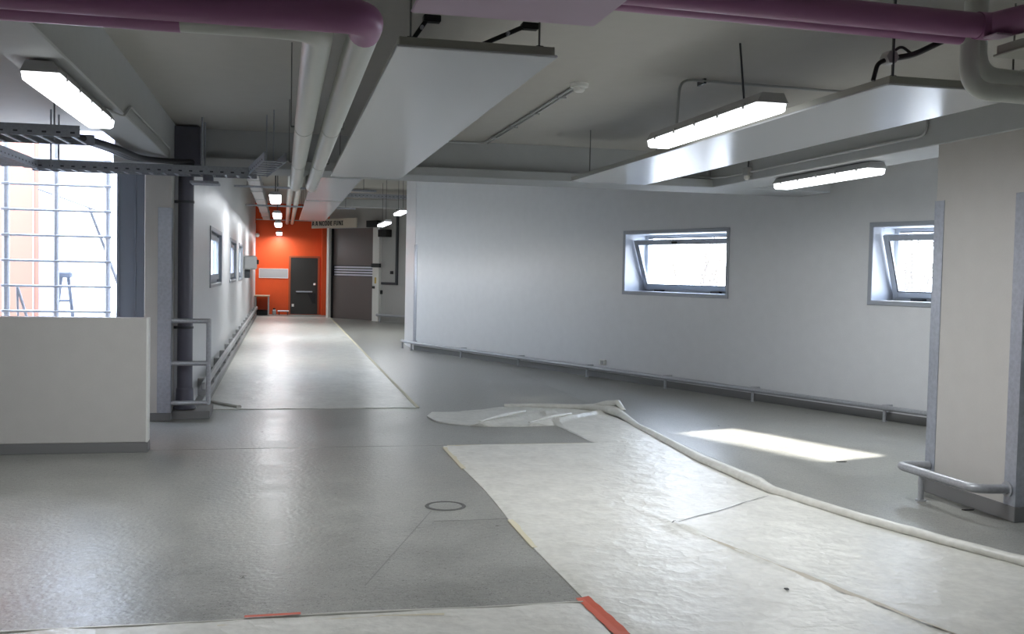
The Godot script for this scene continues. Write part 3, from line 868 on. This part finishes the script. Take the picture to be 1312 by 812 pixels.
# ---------------------------------------------------------------- corridor end
func build_corridor() -> void:
	var zf := -38.2
	var d := thing("steel_door", "dark grey door with push bar in the orange wall", "door", Vector3(0.76, 0, zf))
	part(d, "frame", mb().box(Vector3(-0.56, 0, -0.02), Vector3(-0.49, 2.16, 0.05), 0.004).box(Vector3(0.49, 0, -0.02), Vector3(0.56, 2.16, 0.05), 0.004).box(Vector3(-0.56, 2.09, -0.02), Vector3(0.56, 2.16, 0.052), 0.004), M.door_frame)
	var leaf := part(d, "leaf", mb().box(Vector3(-0.49, 0.02, 0.0), Vector3(0.49, 2.09, 0.035), 0.004), M.door_dark)
	part(leaf, "push_bar", mb().box(Vector3(-0.29, 0.82, 0.035), Vector3(0.30, 0.87, 0.10), 0.01), M.steel)
	part(leaf, "lock", mb().lathe(Vector3(0.38, 1.09, 0.05), [Vector2(0, 0), Vector2(0.045, 0.005), Vector2(0.045, 0.07), Vector2(0, 0.075)], 12), M.white_plastic)
	part(leaf, "handle_box", mb().prism([Vector2(0.12, 0.80), Vector2(0.42, 0.80), Vector2(0.42, 0.42), Vector2(0.3, 0.42)], Vector3(0, 0, 0.035), Vector3.RIGHT, Vector3.UP, Vector3(0, 0, 0.03)), M.black)
	part(leaf, "sticker", mb().box(Vector3(-0.44, 0.29, 0.035), Vector3(-0.36, 0.39, 0.038)), M.white_plastic)
	var f := thing("wall_pillar", "orange pilaster between the dark door and the roller door", "pillar", Vector3(1.48, 0, zf))
	part(f, "shaft", mb().box(Vector3(-0.1, 0, 0), Vector3(0.3, 4.05, 0.35), 0.006), M.orange)
	var wbd := thing("notice_board", "blank white board on the orange wall", "board", Vector3(-0.34, 1.5, zf))
	part(wbd, "panel", mb().box(Vector3(-0.51, -0.165, 0), Vector3(0.51, 0.165, 0.02), 0.004), M.grey_plastic)
	part(wbd, "rim", mb().box(Vector3(-0.52, -0.175, 0), Vector3(0.52, -0.16, 0.03), 0.003).box(Vector3(-0.52, 0.16, 0), Vector3(0.52, 0.175, 0.03), 0.003).box(Vector3(-0.52, -0.16, 0), Vector3(-0.505, 0.16, 0.03), 0.003).box(Vector3(0.505, -0.16, 0), Vector3(0.52, 0.16, 0.03), 0.003), M.white_plastic)
	var cm := thing("security_camera", "small white camera high on the orange wall", "camera", Vector3(-0.92, 2.9, zf))
	part(cm, "mount", mb().tube([Vector3(0, 0, 0), Vector3(0, 0, 0.12)], 0.03, 10), M.white_plastic)
	part(cm, "housing", mb().tube([Vector3(0, -0.01, 0.1), Vector3(0.0, -0.04, 0.30)], 0.07, 14), M.white_plastic)
	var cn := thing("conduit", "pale conduit across the top of the orange wall", "conduit")
	part(cn, "tube", mb().tube([Vector3(-0.98, 3.45, zf + 0.03), Vector3(1.38, 3.45, zf + 0.03)], 0.018, 8), M.conduit)
	# table with a black crate beneath
	var tb := thing("table", "small wooden-topped table against the orange wall", "table", Vector3(-0.74, 0, -37.5))
	part(tb, "tabletop", mb().box(Vector3(-0.24, 0.67, -0.65), Vector3(0.28, 0.71, 0.6), 0.005), M.wood)
	for x in [-0.21, 0.24]:
		for z in [-0.6, 0.55]:
			part(tb, "leg", mb().box(Vector3(x - 0.02, 0, z - 0.02), Vector3(x + 0.02, 0.67, z + 0.02), 0.004), M.conduit)
	var cr := thing("crate", "black crate under the small table", "crate", Vector3(-0.72, 0, -37.6))
	part(cr, "body", mb().box(Vector3(-0.19, 0, -0.25), Vector3(0.20, 0.15, 0.25), 0.01), M.black)
	part(cr, "rim", mb().box(Vector3(-0.205, 0.15, -0.425), Vector3(0.215, 0.175, 0.265), 0.008), M.black)
	var jar := thing("canister", "small grey canister on the floor beside the table", "canister", Vector3(-0.30, 0, -37.8))
	part(jar, "body", mb().lathe(Vector3.ZERO, [Vector2(0, 0), Vector2(0.07, 0), Vector2(0.07, 0.14), Vector2(0.05, 0.19), Vector2(0, 0.19)], 14), M.grey_plastic)
	part(jar, "cap", mb().lathe(Vector3(0, 0.19, 0), [Vector2(0.045, 0), Vector2(0.045, 0.05), Vector2(0, 0.055)], 14), M.black)
	var sc := thing("dolly", "low white-topped dolly beside the dark door", "dolly", Vector3(0.02, 0, -37.8))
	part(sc, "deck", mb().box(Vector3(-0.20, 0.12, -0.15), Vector3(0.20, 0.16, 0.15), 0.008), M.white_plastic)
	for x in [-0.15, 0.15]:
		for z in [-0.11, 0.11]:
			part(sc, "wheel", mb().tube([Vector3(x - 0.015, 0.05, z), Vector3(x + 0.015, 0.05, z)], 0.05, 12).box(Vector3(x - 0.02, 0.06, z - 0.02), Vector3(x + 0.02, 0.12, z + 0.02), 0.003), M.black)
	# roller door in its frame
	var A := Vector3(1.64, 0, -35.88)
	var B := Vector3(2.99, 0, -33.96)
	var sd := (B - A).normalized()
	var tf := Transform3D(Basis(sd, Vector3.UP, sd.cross(Vector3.UP)), A)
	var s := thing("roller_door", "grey-brown roller door with four pale window stripes", "door")
	s.transform = tf
	for e in [[0.0, 1.46], [1.84, 3.1]]:
		part(s, "curtain", mb().box(Vector3(0.02, e[0], -0.07), Vector3(2.32, e[1], -0.04), 0.003), M.shutter)
	part(s, "curtain_band", mb().box(Vector3(0.02, 1.46, -0.075), Vector3(2.32, 1.84, -0.055)), M.frame_dark)
	for i in 4:
		part(s, "window_stripe", mb().box(Vector3(0.10, 1.485 + i * 0.088, -0.06), Vector3(2.30, 1.535 + i * 0.088, -0.045), 0.003), M.stripe)
	part(s, "guide_post", mb().box(Vector3(-0.13, 0, -0.05), Vector3(0.0, 3.15, 0.12), 0.006), M.white_plastic)
	part(s, "guide_gap", mb().box(Vector3(0.0, 0, -0.05), Vector3(0.06, 3.1, 0.02), 0.002), M.black)
	part(s, "guide_post", mb().box(Vector3(2.34, 0, -0.05), Vector3(2.66, 3.15, 0.12), 0.006), M.white_plastic)
	part(s, "motor_box", mb().box(Vector3(2.2, 3.10, 0.0), Vector3(2.75, 3.32, 0.3), 0.008), M.black)
	part(s, "sensor_box", mb().box(Vector3(2.36, 1.78, 0.12), Vector3(2.78, 1.91, 0.2), 0.005), M.black)
	part(s, "lower_motor", mb().box(Vector3(2.74, 2.78, 0.0), Vector3(3.15, 3.02, 0.25), 0.008), M.black)
	part(s, "warning_label", mb().box(Vector3(2.46, 1.25, 0.12), Vector3(2.54, 1.45, 0.124)), M.yellow)
	part(s, "push_button", mb().box(Vector3(2.38, 1.08, 0.12), Vector3(2.48, 1.16, 0.17), 0.005), M.black)
	part(s, "push_button", mb().box(Vector3(2.66, 0.9, 0.0), Vector3(2.74, 1.03, 0.05), 0.005), M.black)
	# header sign
	var sg := thing("header_sign", "pale sign board with dark lettering above the roller door", "sign")
	sg.transform = tf
	part(sg, "board", mb().box(Vector3(-0.72, 3.10, 0.30), Vector3(1.75, 3.42, 0.34), 0.005), M.sign)
	var tm := TextMesh.new()
	tm.text = "A A NCODE FUNI"
	var fnt := SystemFont.new()
	fnt.font_names = PackedStringArray(["Droid Sans"])
	fnt.font_weight = 700
	tm.font = fnt
	tm.font_size = 64
	tm.pixel_size = 0.0034
	tm.depth = 0.01
	var txt := part(sg, "lettering", tm, M.black, "dark bold lettering")
	txt.position = Vector3(0.18, 3.26, 0.345)
	part(sg, "bracket", mb().box(Vector3(-0.4, 3.2, 0.05), Vector3(-0.36, 3.24, 0.3)).box(Vector3(1.4, 3.2, 0.05), Vector3(1.44, 3.24, 0.3)), M.frame_dark)
	# dark trunking loop on the grey wall
	var tk := thing("cable_trunking", "dark trunking down the grey wall beside the roller door", "trunking")
	tk.transform = tf
	part(tk, "duct", mb().box(Vector3(3.42, 1.30, 0), Vector3(3.50, 3.9, 0.07), 0.004).box(Vector3(2.72, 1.22, 0), Vector3(3.50, 1.30, 0.07), 0.004), M.frame_dark)
	part(tk, "round_button", mb().lathe(Vector3(3.2, 1.62, 0.02), [Vector2(0, -0.05), Vector2(0.06, -0.05), Vector2(0.06, 0.05), Vector2(0, 0.05)], 12), M.black)
	var br := thing("bumper_rail", "low steel rail along the grey wall by the roller door", "rail")
	br.transform = tf
	part(br, "tube", mb().tube([Vector3(2.75, 0.22, 0.25), Vector3(5.6, 0.22, 0.25)], 0.045, 10), M.galv)
	for x in [2.9, 4.2, 5.4]:
		part(br, "post", mb().tube([Vector3(x, 0, 0.25), Vector3(x, 0.22, 0.25)], 0.03, 8), M.galv)
	# wall box on the left wall
	var wbx := thing("wall_box", "grey box with a black lens sticking out of the corridor wall", "box", Vector3(-1.0, 1.63, -27.3))
	part(wbx, "body", mb().box(Vector3(0, 0, -0.2), Vector3(0.33, 0.36, 0.2), 0.04), M.grey_plastic)
	part(wbx, "lens", mb().tube([Vector3(0.33, 0.2, 0), Vector3(0.38, 0.2, 0)], 0.06, 12), M.black)
	part(wbx, "lower_bracket", mb().box(Vector3(0.02, -0.22, -0.05), Vector3(0.16, 0.0, 0.05), 0.01), M.frame_dark)
	# ducts and steel under the corridor ceiling
	var dt := thing("air_duct", "pale square duct along the left of the corridor ceiling", "duct", Vector3(-0.55, 3.32, 0))
	part(dt, "duct_body", mb().box(Vector3(-0.13, 0, -35.5), Vector3(0.10, 0.18, -13.0), 0.01), M.grey_plastic)
	for i in 8:
		part(dt, "joint_collar", mb().box(Vector3(-0.145, -0.012, -14.5 - i * 2.7), Vector3(0.115, 0.19, -14.44 - i * 2.7), 0.004), M.conduit)
	for z in [-14.5, -20.5, -26.5]:
		var st := thing("support_channel", "steel channel carrying the pipes across the corridor " + ("just past the beam" if z > -15 else ("beside the middle corridor window" if z > -21 else "beside the grey wall box")), "channel", Vector3(0.6, 3.235, z), "support channels over the corridor")
		part(st, "channel", mb().box(Vector3(-1.55, 0, -0.02), Vector3(1.2, 0.04, 0.02), 0.003), M.tray)
		for x in [-1.3, 0.95]:
			part(st, "rod", mb().tube([Vector3(x, 0.04, 0), Vector3(x, 0.8, 0)], 0.006, 6), M.frame_dark)
	var cd := thing("air_duct", "grey square duct crossing above the roller door", "duct", Vector3(0, 3.52, -30.2))
	part(cd, "duct_body", mb().box(Vector3(1.5, 0, -0.25), Vector3(5.5, 0.22, 0.25), 0.01), M.beam)
	for i in 4:
		part(cd, "joint_collar", mb().box(Vector3(1.9 + i, -0.012, -0.42), Vector3(1.95 + i, 0.23, 0.26), 0.004), M.conduit)
	var ct := thing("cable_tray", "dark cable tray crossing above the roller door", "cable tray")
	tray_run(ct, Vector3(1.4, 3.62, -27.4), Vector3(5.0, 3.62, -27.4), 0.4)
	var ed := thing("wall_trim", "pale vertical strip at the end of the corridor wall", "trim", Vector3(-1.0, 0, -37.8))
	part(ed, "strip", mb().box(Vector3(0.0, 0.1, -0.35), Vector3(0.015, 3.3, 0.0), 0.003), M.wall)

# ---------------------------------------------------------------- sheeting
func build_sheets() -> void:
	var none := func(_x: float, _z: float) -> float: return 0.0
	# corridor sheet
	var rows := []
	for i in 120:
		var z := lerpf(-12.27, -36.2, pow(i / 119.0, 1.15))
		rows.append([z, -0.87, 1.63 + 0.015 * sin(z * 3.0)])
	var ripple := func(x: float, z: float) -> float:
		var a := exp(-pow((z + 16.6 - 0.12 * x) / 0.45, 2)) * 0.03 * smoothstep(-0.6, 0.9, x)
		var b := exp(-pow((z + 24.8 - 0.10 * x) / 0.7, 2)) * 0.05 * smoothstep(-0.6, 0.9, x)
		return (a + b) * (1.0 - smoothstep(1.4, 1.63, x))
	var s1 := thing("floor_sheet", "long white protective sheet running down the corridor", "sheet")
	part(s1, "sheet", sheet_mesh(rows, 0.004, 0.010, 50, ripple), M.sheet_flat)
	var rl := []
	var rr := []
	for i in 12:
		var k := i / 11.0
		rl.append(Vector3(lerpf(-0.87, -0.49, k), 0.022, lerpf(-12.98, -12.31, k) + 0.03 * sin(k * 5.0)))
		rr.append(0.03 * (0.7 + 0.4 * k))
	part(s1, "rolled_corner", mb().tube(rl, rr, 10, 0.75), M.sheet_flat)
	part(s1, "tape_edge", mb().box(Vector3(1.60, 0.0, -36.0), Vector3(1.645, 0.0095, -12.3), 0.001), M.masking, "beige masking tape")
	# right edge of the near sheets, as [z, x]
	var edge := [[-2.5, 4.75], [-5.11, 4.29], [-5.65, 4.08], [-6.25, 3.90], [-7.17, 3.70], [-8.48, 3.68], [-9.39, 3.74], [-10.5, 3.79], [-11.48, 3.88], [-12.1, 3.7]]
	rows = []
	for i in 110:
		var z := lerpf(-2.6, -9.52, i / 109.0)
		rows.append([z, 1.51 + 0.012 * sin(z * 2.3), path_x(edge, z)])
	var crease := func(x: float, z: float) -> float:
		var y := 0.0
		# long crease running towards the front right, and a lapped seam
		var t := (x - 2.65) / (3.05 - 2.65)
		var zl := lerpf(-5.97, -4.19, t)
		y += 0.016 * exp(-pow((z - zl) / 0.10, 2)) * smoothstep(2.4, 2.6, x)
		var q := (x - 2.55) / (3.72 - 2.55)
		var zs := lerpf(-6.32, -7.09, q)
		if q > -0.05 and q < 1.05: y += 0.007 * smoothstep(-0.03, 0.03, z - zs) * (1.0 - smoothstep(0.05, 0.5, z - zs))
		return y
	var s2 := thing("floor_sheet", "large crumpled white sheet on the near floor", "sheet")
	part(s2, "sheet", sheet_mesh(rows, 0.005, 0.016, 70, crease), M.sheet)
	part(s2, "tape_edge", mb().box(Vector3(1.49, 0.0, -9.45), Vector3(1.56, 0.0085, -8.4), 0.001), M.masking, "beige masking tape")
	part(s2, "tape_edge", mb().box(Vector3(1.49, 0.0, -6.6), Vector3(1.55, 0.0085, -5.9), 0.001), M.masking, "beige masking tape")
	part(s2, "tape_edge", mb().box(Vector3(1.55, 0.0, -9.56), Vector3(2.95, 0.0088, -9.46), 0.001), M.masking, "beige masking tape")
	var hs := func(x: float, z: float) -> float:
		return 0.005 + 0.016 * clampf((x - 1.51) / 0.065, 0.0, 1.0) * (0.5 + 0.5 * wrinkle.get_noise_2d(x * 100.0, z * 100.0)) + crease.call(x, z)
	part(s2, "orange_tape", ribbon([Vector2(1.515, -4.93), Vector2(1.565, -4.0)], 0.07, hs, 0.004, 24), M.orange_tape, "orange tape along the sheet edge")
	part(s2, "lap_shadow", ribbon([Vector2(2.55, -6.30), Vector2(2.95, -6.55), Vector2(3.62, -7.03)], 0.012, hs, 0.003, 40), M.seam, "dark strip painted as the shadow of the lapped sheet edge")  # thin dark ribbon stands in for the shadow along the overlap
	part(s2, "dirt_streak", ribbon([Vector2(2.60, -6.05), Vector2(2.75, -5.4), Vector2(3.1, -4.0)], 0.022, hs, 0.002, 60), M.dirt, "beige dirt along a fold")
	# far part of it, with the flap that lies across the floor
	rows = []
	var near := [[1.63, -11.42], [1.66, -11.12], [1.80, -10.93], [2.14, -10.72], [2.55, -10.68], [2.96, -10.74], [3.03, -9.5], [3.9, -9.5]]
	var far := [[1.63, -11.52], [1.73, -11.86], [2.19, -11.93], [2.45, -12.1], [2.67, -12.3], [3.43, -12.15], [3.70, -11.9], [3.88, -11.5], [3.9, -11.4]]
	var along := func(t: Array, x: float) -> float:
		for i in t.size() - 1:
			if x >= t[i][0] and x <= t[i + 1][0]: return lerpf(t[i][1], t[i + 1][1], (x - t[i][0]) / (t[i + 1][0] - t[i][0]))
		return t[-1][1]
	for i in 90:
		var x := lerpf(1.63, 3.80, i / 89.0)
		rows.append([x, along.call(near, x), along.call(far, x)])
	var folds := func(x: float, z: float) -> float:
		var y := 0.0
		for c in [[2.1, 0.03], [2.75, 0.035]]:
			var zc: float = -10.75 - 0.9 * (x - c[0])
			if x > c[0] - 0.1 and x < c[0] + 1.1: y += c[1] * exp(-pow((z - zc) / 0.09, 2))
		return y
	var s3 := thing("floor_sheet", "folded white sheet flap lying beyond the large sheet", "sheet")
	part(s3, "sheet", sheet_mesh(rows, 0.004, 0.02, 60, folds, true), M.sheet)
	for f in [[Vector3(2.14, 0.02, -10.98), Vector3(2.50, 0.035, -11.38), Vector3(2.84, 0.02, -11.78)], [Vector3(2.68, 0.02, -10.86), Vector3(3.0, 0.035, -11.17), Vector3(3.34, 0.02, -11.52)]]:
		part(s3, "fold", mb().tube(f, [0.02, 0.045, 0.03], 8, 0.5), M.sheet_flat)
	# rolled-up right edge
	var pts := []
	var rad := []
	var ctrl := [[-2.5, 4.75, 0.045], [-5.11, 4.29, 0.05], [-5.65, 4.10, 0.05], [-6.25, 3.92, 0.05], [-7.17, 3.72, 0.05], [-7.5, 3.72, 0.07], [-8.48, 3.70, 0.055], [-9.39, 3.76, 0.05], [-10.5, 3.81, 0.045], [-11.3, 3.90, 0.06], [-11.62, 3.86, 0.10], [-12.0, 3.62, 0.055], [-12.2, 3.1, 0.05], [-12.28, 2.62, 0.035]]
	for i in ctrl.size() - 1:
		for k in 6:
			var q := k / 6.0
			var a: Array = ctrl[i]
			var b: Array = ctrl[i + 1]
			var r := lerpf(a[2], b[2], q) * (1.0 + 0.12 * wrinkle.get_noise_1d((i * 6 + k) * 9.0))
			pts.append(Vector3(lerpf(a[1], b[1], q), r * 0.55, lerpf(a[0], b[0], q)))
			rad.append(r)
	part(s3, "rolled_edge", mb().tube(pts, rad, 14, 0.62), M.sheet_flat, "rolled-up sheet edge")
	part(s3, "standing_corner", mb().tube([Vector3(3.72, 0.05, -11.85), Vector3(3.84, 0.10, -11.66), Vector3(3.93, 0.145, -11.52), Vector3(3.97, 0.06, -11.42)], [0.05, 0.07, 0.045, 0.03], 10, 0.8), M.sheet_flat)
	# strip along the bottom of the picture
	rows = []
	for i in 40:
		var z := lerpf(-2.8, -4.86, i / 39.0)
		rows.append([z, -3.0, 1.50])
	var s4 := thing("floor_sheet", "white sheet with taped edge across the foreground floor", "sheet")
	var fold2 := func(x: float, z: float) -> float:
		return 0.0
	part(s4, "sheet", sheet_mesh(rows, 0.004, 0.014, 70, fold2), M.sheet)
	var hs4 := func(x: float, z: float) -> float:
		return 0.004 + 0.014 * clampf((z + 4.86) / 0.10, 0.0, 1.0) * (0.5 + 0.5 * wrinkle.get_noise_2d(x * 100.0, z * 100.0))
	part(s4, "tape_edge", ribbon([Vector2(-0.28, -4.82), Vector2(0.05, -4.845), Vector2(0.3, -4.825), Vector2(0.5, -4.84), Vector2(0.78, -4.80)], 0.055, hs4, 0.003, 60), M.masking, "beige masking tape")
	part(s4, "folded_edge", mb().tube([Vector2(-3.0, -4.86), Vector2(-1.4, -4.865), Vector2(-0.3, -4.86), Vector2(0.3, -4.875), Vector2(0.9, -4.86), Vector2(1.5, -4.865)].map(func(q): return Vector3(q.x, 0.008, q.y)), [0.008, 0.014, 0.009, 0.016, 0.010, 0.008], 8, 0.7), M.sheet_flat)
	part(s4, "orange_tape", ribbon([Vector2(-0.16, -4.872), Vector2(0.10, -4.878)], 0.03, hs4, 0.018, 12), M.orange_tape, "orange tape piece")
	# floor drain
	var dr := thing("floor_drain", "round floor drain cover in the bare floor", "drain", Vector3(1.145, 0, -7.08))
	part(dr, "ring", mb().lathe(Vector3.ZERO, [Vector2(0.118, 0.001), Vector2(0.12, 0.004), Vector2(0.142, 0.004), Vector2(0.146, 0.0005)], 40), M.groove)
	part(dr, "cover", mb().lathe(Vector3.ZERO, [Vector2(0.118, 0.0005), Vector2(0.116, 0.0022), Vector2(0, 0.0022)], 40), M.floor)
	# scraps on the floor
	for q in [[5.02, -8.35, 0.4], [4.92, -6.45, 1.2], [2.62, -4.85, 0.1]]:
		var sc := thing("debris_scrap", ["dark scrap on the floor beside the sun patch", "dark scrap on the floor in front of the column rail", "small dark scrap on the crumpled sheet"][0 if q[2] == 0.4 else (1 if q[2] == 1.2 else 2)], "scrap", Vector3(q[0], 0.0 if q[2] > 0.2 else 0.022, q[1]))
		part(sc, "scrap", mb().prism([Vector2(-0.05, -0.01), Vector2(0.0, -0.016), Vector2(0.055, -0.004), Vector2(0.03, 0.014), Vector2(-0.03, 0.01)] if q[2] > 0.2 else [Vector2(-0.01, -0.012), Vector2(0.01, -0.01), Vector2(0.008, 0.012), Vector2(-0.009, 0.01)], Vector3.ZERO, Vector3.RIGHT, Vector3.BACK, Vector3(0, 0.006, 0)), M.black)

# ---------------------------------------------------------------- outside
func build_outside() -> void:
	var g := part(self, "ground", mb().box(Vector3(-60, -0.6, -90), Vector3(-1.34, -0.32, -11.9)), M.ground)
	g.set_meta("kind", "structure")
	g.set_meta("label", "paved ground outside the opening")
	var yd := part(self, "yard", mb().prism([Vector2(3.3, -90), Vector2(90, -90), Vector2(90, 30), Vector2(24.4, 30), Vector2(3.3, -22.4)], Vector3(0, -0.6, 0), Vector3.RIGHT, Vector3.BACK, Vector3(0, 0.28, 0)), M.yard)  # paler colour chosen so more daylight bounces in on this side
	yd.set_meta("kind", "structure")
	yd.set_meta("label", "ground outside the slanted wall, coloured paler to bounce daylight inside")
	var ob := thing("neighbour_building", "salmon orange facade with a pale corner pipe outside the opening", "building", Vector3(-6.6, -0.3, -16.6))
	part(ob, "facade", mb().box(Vector3(-6, 0, -0.35), Vector3(3.02, 9, 0)), M.salmon)
	part(ob, "corner_post", mb().box(Vector3(3.0, 0, -0.3), Vector3(3.22, 9, 0.06), 0.01), M.facade_grey)
	for x in [2.35, 2.9]:
		part(ob, "facade_joint", mb().box(Vector3(x, 0, 0), Vector3(x + 0.02, 9, 0.012)), M.facade_grey)
	var wbld := thing("white_building", "overexposed white building beyond the scaffold", "building", Vector3(-6.5, -0.3, -40))
	part(wbld, "facade", mb().box(Vector3(-9, 0, -6), Vector3(4, 6.0, 0)), M.facade_white)
	part(wbld, "roof", mb().prism([Vector2(-9.5, 6.0), Vector2(4.5, 6.0), Vector2(-2.5, 8.2)], Vector3(0, 0, -6), Vector3.RIGHT, Vector3.UP, Vector3(0, 0, 6.2)), M.facade_grey)
	# scaffold
	var sc := thing("scaffold", "grey tube scaffold frame standing in the bright opening", "scaffold", Vector3(0, -0.3, -13.0))
	for x in [-3.19, -2.64, -2.06]:
		part(sc, "upright", mb().tube([Vector3(x, 0, 0), Vector3(x, 3.15 if x > -2.5 else 4.3, 0)], 0.034 if x > -3 else 0.042, 10), M.galv)
	for i in 9:
		var y := 0.80 + 0.3 * i
		part(sc, "rung", mb().tube([Vector3(-3.22, y, 0.02), Vector3(-2.03, y, 0.02)], 0.016, 8), M.galv)
		for x in [-3.19, -2.06]:
			part(sc, "coupler", mb().box(Vector3(x - 0.046, y - 0.016, 0.0), Vector3(x + 0.046, y + 0.016, 0.045), 0.004), M.galv)
	part(sc, "brace", mb().tube([Vector3(-2.28, 2.65, -0.05), Vector3(-1.75, 1.2, -0.05)], 0.02, 8), M.galv)
	part(sc, "brace", mb().tube([Vector3(-3.08, 1.70, -0.05), Vector3(-2.88, 1.0, -0.05)], 0.018, 8).tube([Vector3(-3.08, 1.70, -0.05), Vector3(-3.06, 1.0, -0.05)], 0.014, 8), M.galv)
	part(sc, "brace", mb().tube([Vector3(-2.85, 2.85, -0.05), Vector3(-2.2, 2.62, -0.05)], 0.01, 6), M.galv)
	var sl := thing("stepladder", "dark folding stepladder standing behind the scaffold", "ladder", Vector3(-2.62, -0.3, -13.4))
	for s in [-1, 1]:
		part(sl, "rail", mb().box(Vector3(-0.02, 0, -0.02), Vector3(0.02, 1.85, 0.02), 0.004, Transform3D(Basis(Vector3(0, 0, 1), s * 0.11), Vector3(s * 0.24, 0, 0))), M.dark_post)
	for i in 5:
		var y := 0.3 + i * 0.3
		part(sl, "step", mb().box(Vector3(-0.22 + y * 0.11, y, -0.05), Vector3(0.22 - y * 0.11, y + 0.03, 0.05), 0.004), M.dark_post)
	part(sl, "top_cap", mb().box(Vector3(-0.09, 1.80, -0.07), Vector3(0.09, 1.88, 0.07), 0.02), M.dark_post)
	# trees outside the slanted wall
	tree("slender unseen tree added so its crown keeps the sun off the middle window", Vector3(13.4, -0.32, -16.8), 6.6, 2.5, 2600)  # added out of view, crown set in the sun path to block it
	shrub("pale twiggy shrub seen through the middle window", Vector3(10.7, -0.32, -25.2))
	shrub("pale twiggy shrub seen through the right window", Vector3(12.1, -0.32, -18.0))

func tree(label: String, at: Vector3, height: float, crown: float, leaves: int) -> void:
	var o := thing("tree", label, "tree", at)
	part(o, "trunk", mb().tube([Vector3(0, 0, 0), Vector3(0.08, height * 0.4, 0.05), Vector3(0, height, 0)], [0.14, 0.11, 0.05], 10), M.bark)
	for i in 9:
		var a := i * 2.4
		var y := height * (0.32 + 0.06 * i)
		var e := Vector3(cos(a) * crown * 0.8, y + 0.9, sin(a) * crown * 0.8)
		part(o, "branch", mb().tube([Vector3(0.03, y, 0), Vector3(cos(a) * crown * 0.4, y + 0.55, sin(a) * crown * 0.4), e], [0.05, 0.035, 0.012], 6), M.bark)
	var b := mb()
	for i in leaves:
		var d := Vector3(rng.randfn(), rng.randfn(), rng.randfn()).normalized() * pow(rng.randf(), 0.4)
		var c := Vector3(0, height, 0) + Vector3(d.x * crown, d.y * crown * 0.95, d.z * crown)
		var u := Vector3(rng.randfn(), rng.randfn(), rng.randfn()).normalized() * 0.17
		var w := u.cross(Vector3(rng.randfn(), rng.randfn(), rng.randfn())).normalized() * 0.12
		b.quad(c - u, c + w, c + u, c - w, u.cross(w))
	var f := part(o, "foliage", b, M.leaf)
	f.set_meta("kind", "stuff")

func shrub(label: String, at: Vector3) -> void:
	var o := thing("shrub", label, "shrub", at)
	for i in 16:
		var a := rng.randf() * TAU
		var lean := rng.randf_range(0.2, 1.6)
		var top := Vector3(cos(a) * lean, rng.randf_range(2.2, 3.4), sin(a) * lean)
		var mid := top * 0.5 + Vector3(rng.randfn() * 0.1, 0.1, rng.randfn() * 0.1)
		var stem := part(o, "stem", mb().tube([Vector3(cos(a) * 0.1, 0, sin(a) * 0.1), mid, top], [0.03, 0.022, 0.008], 6), M.twig)
		var b := mb()
		for k in 7:
			var q: Vector3 = mid.lerp(top, rng.randf())
			b.tube([q, q + Vector3(rng.randfn() * 0.35, rng.randf_range(0.1, 0.6), rng.randfn() * 0.35)], 0.008, 4)
		part(stem, "twigs", b, M.twig).set_meta("kind", "stuff")
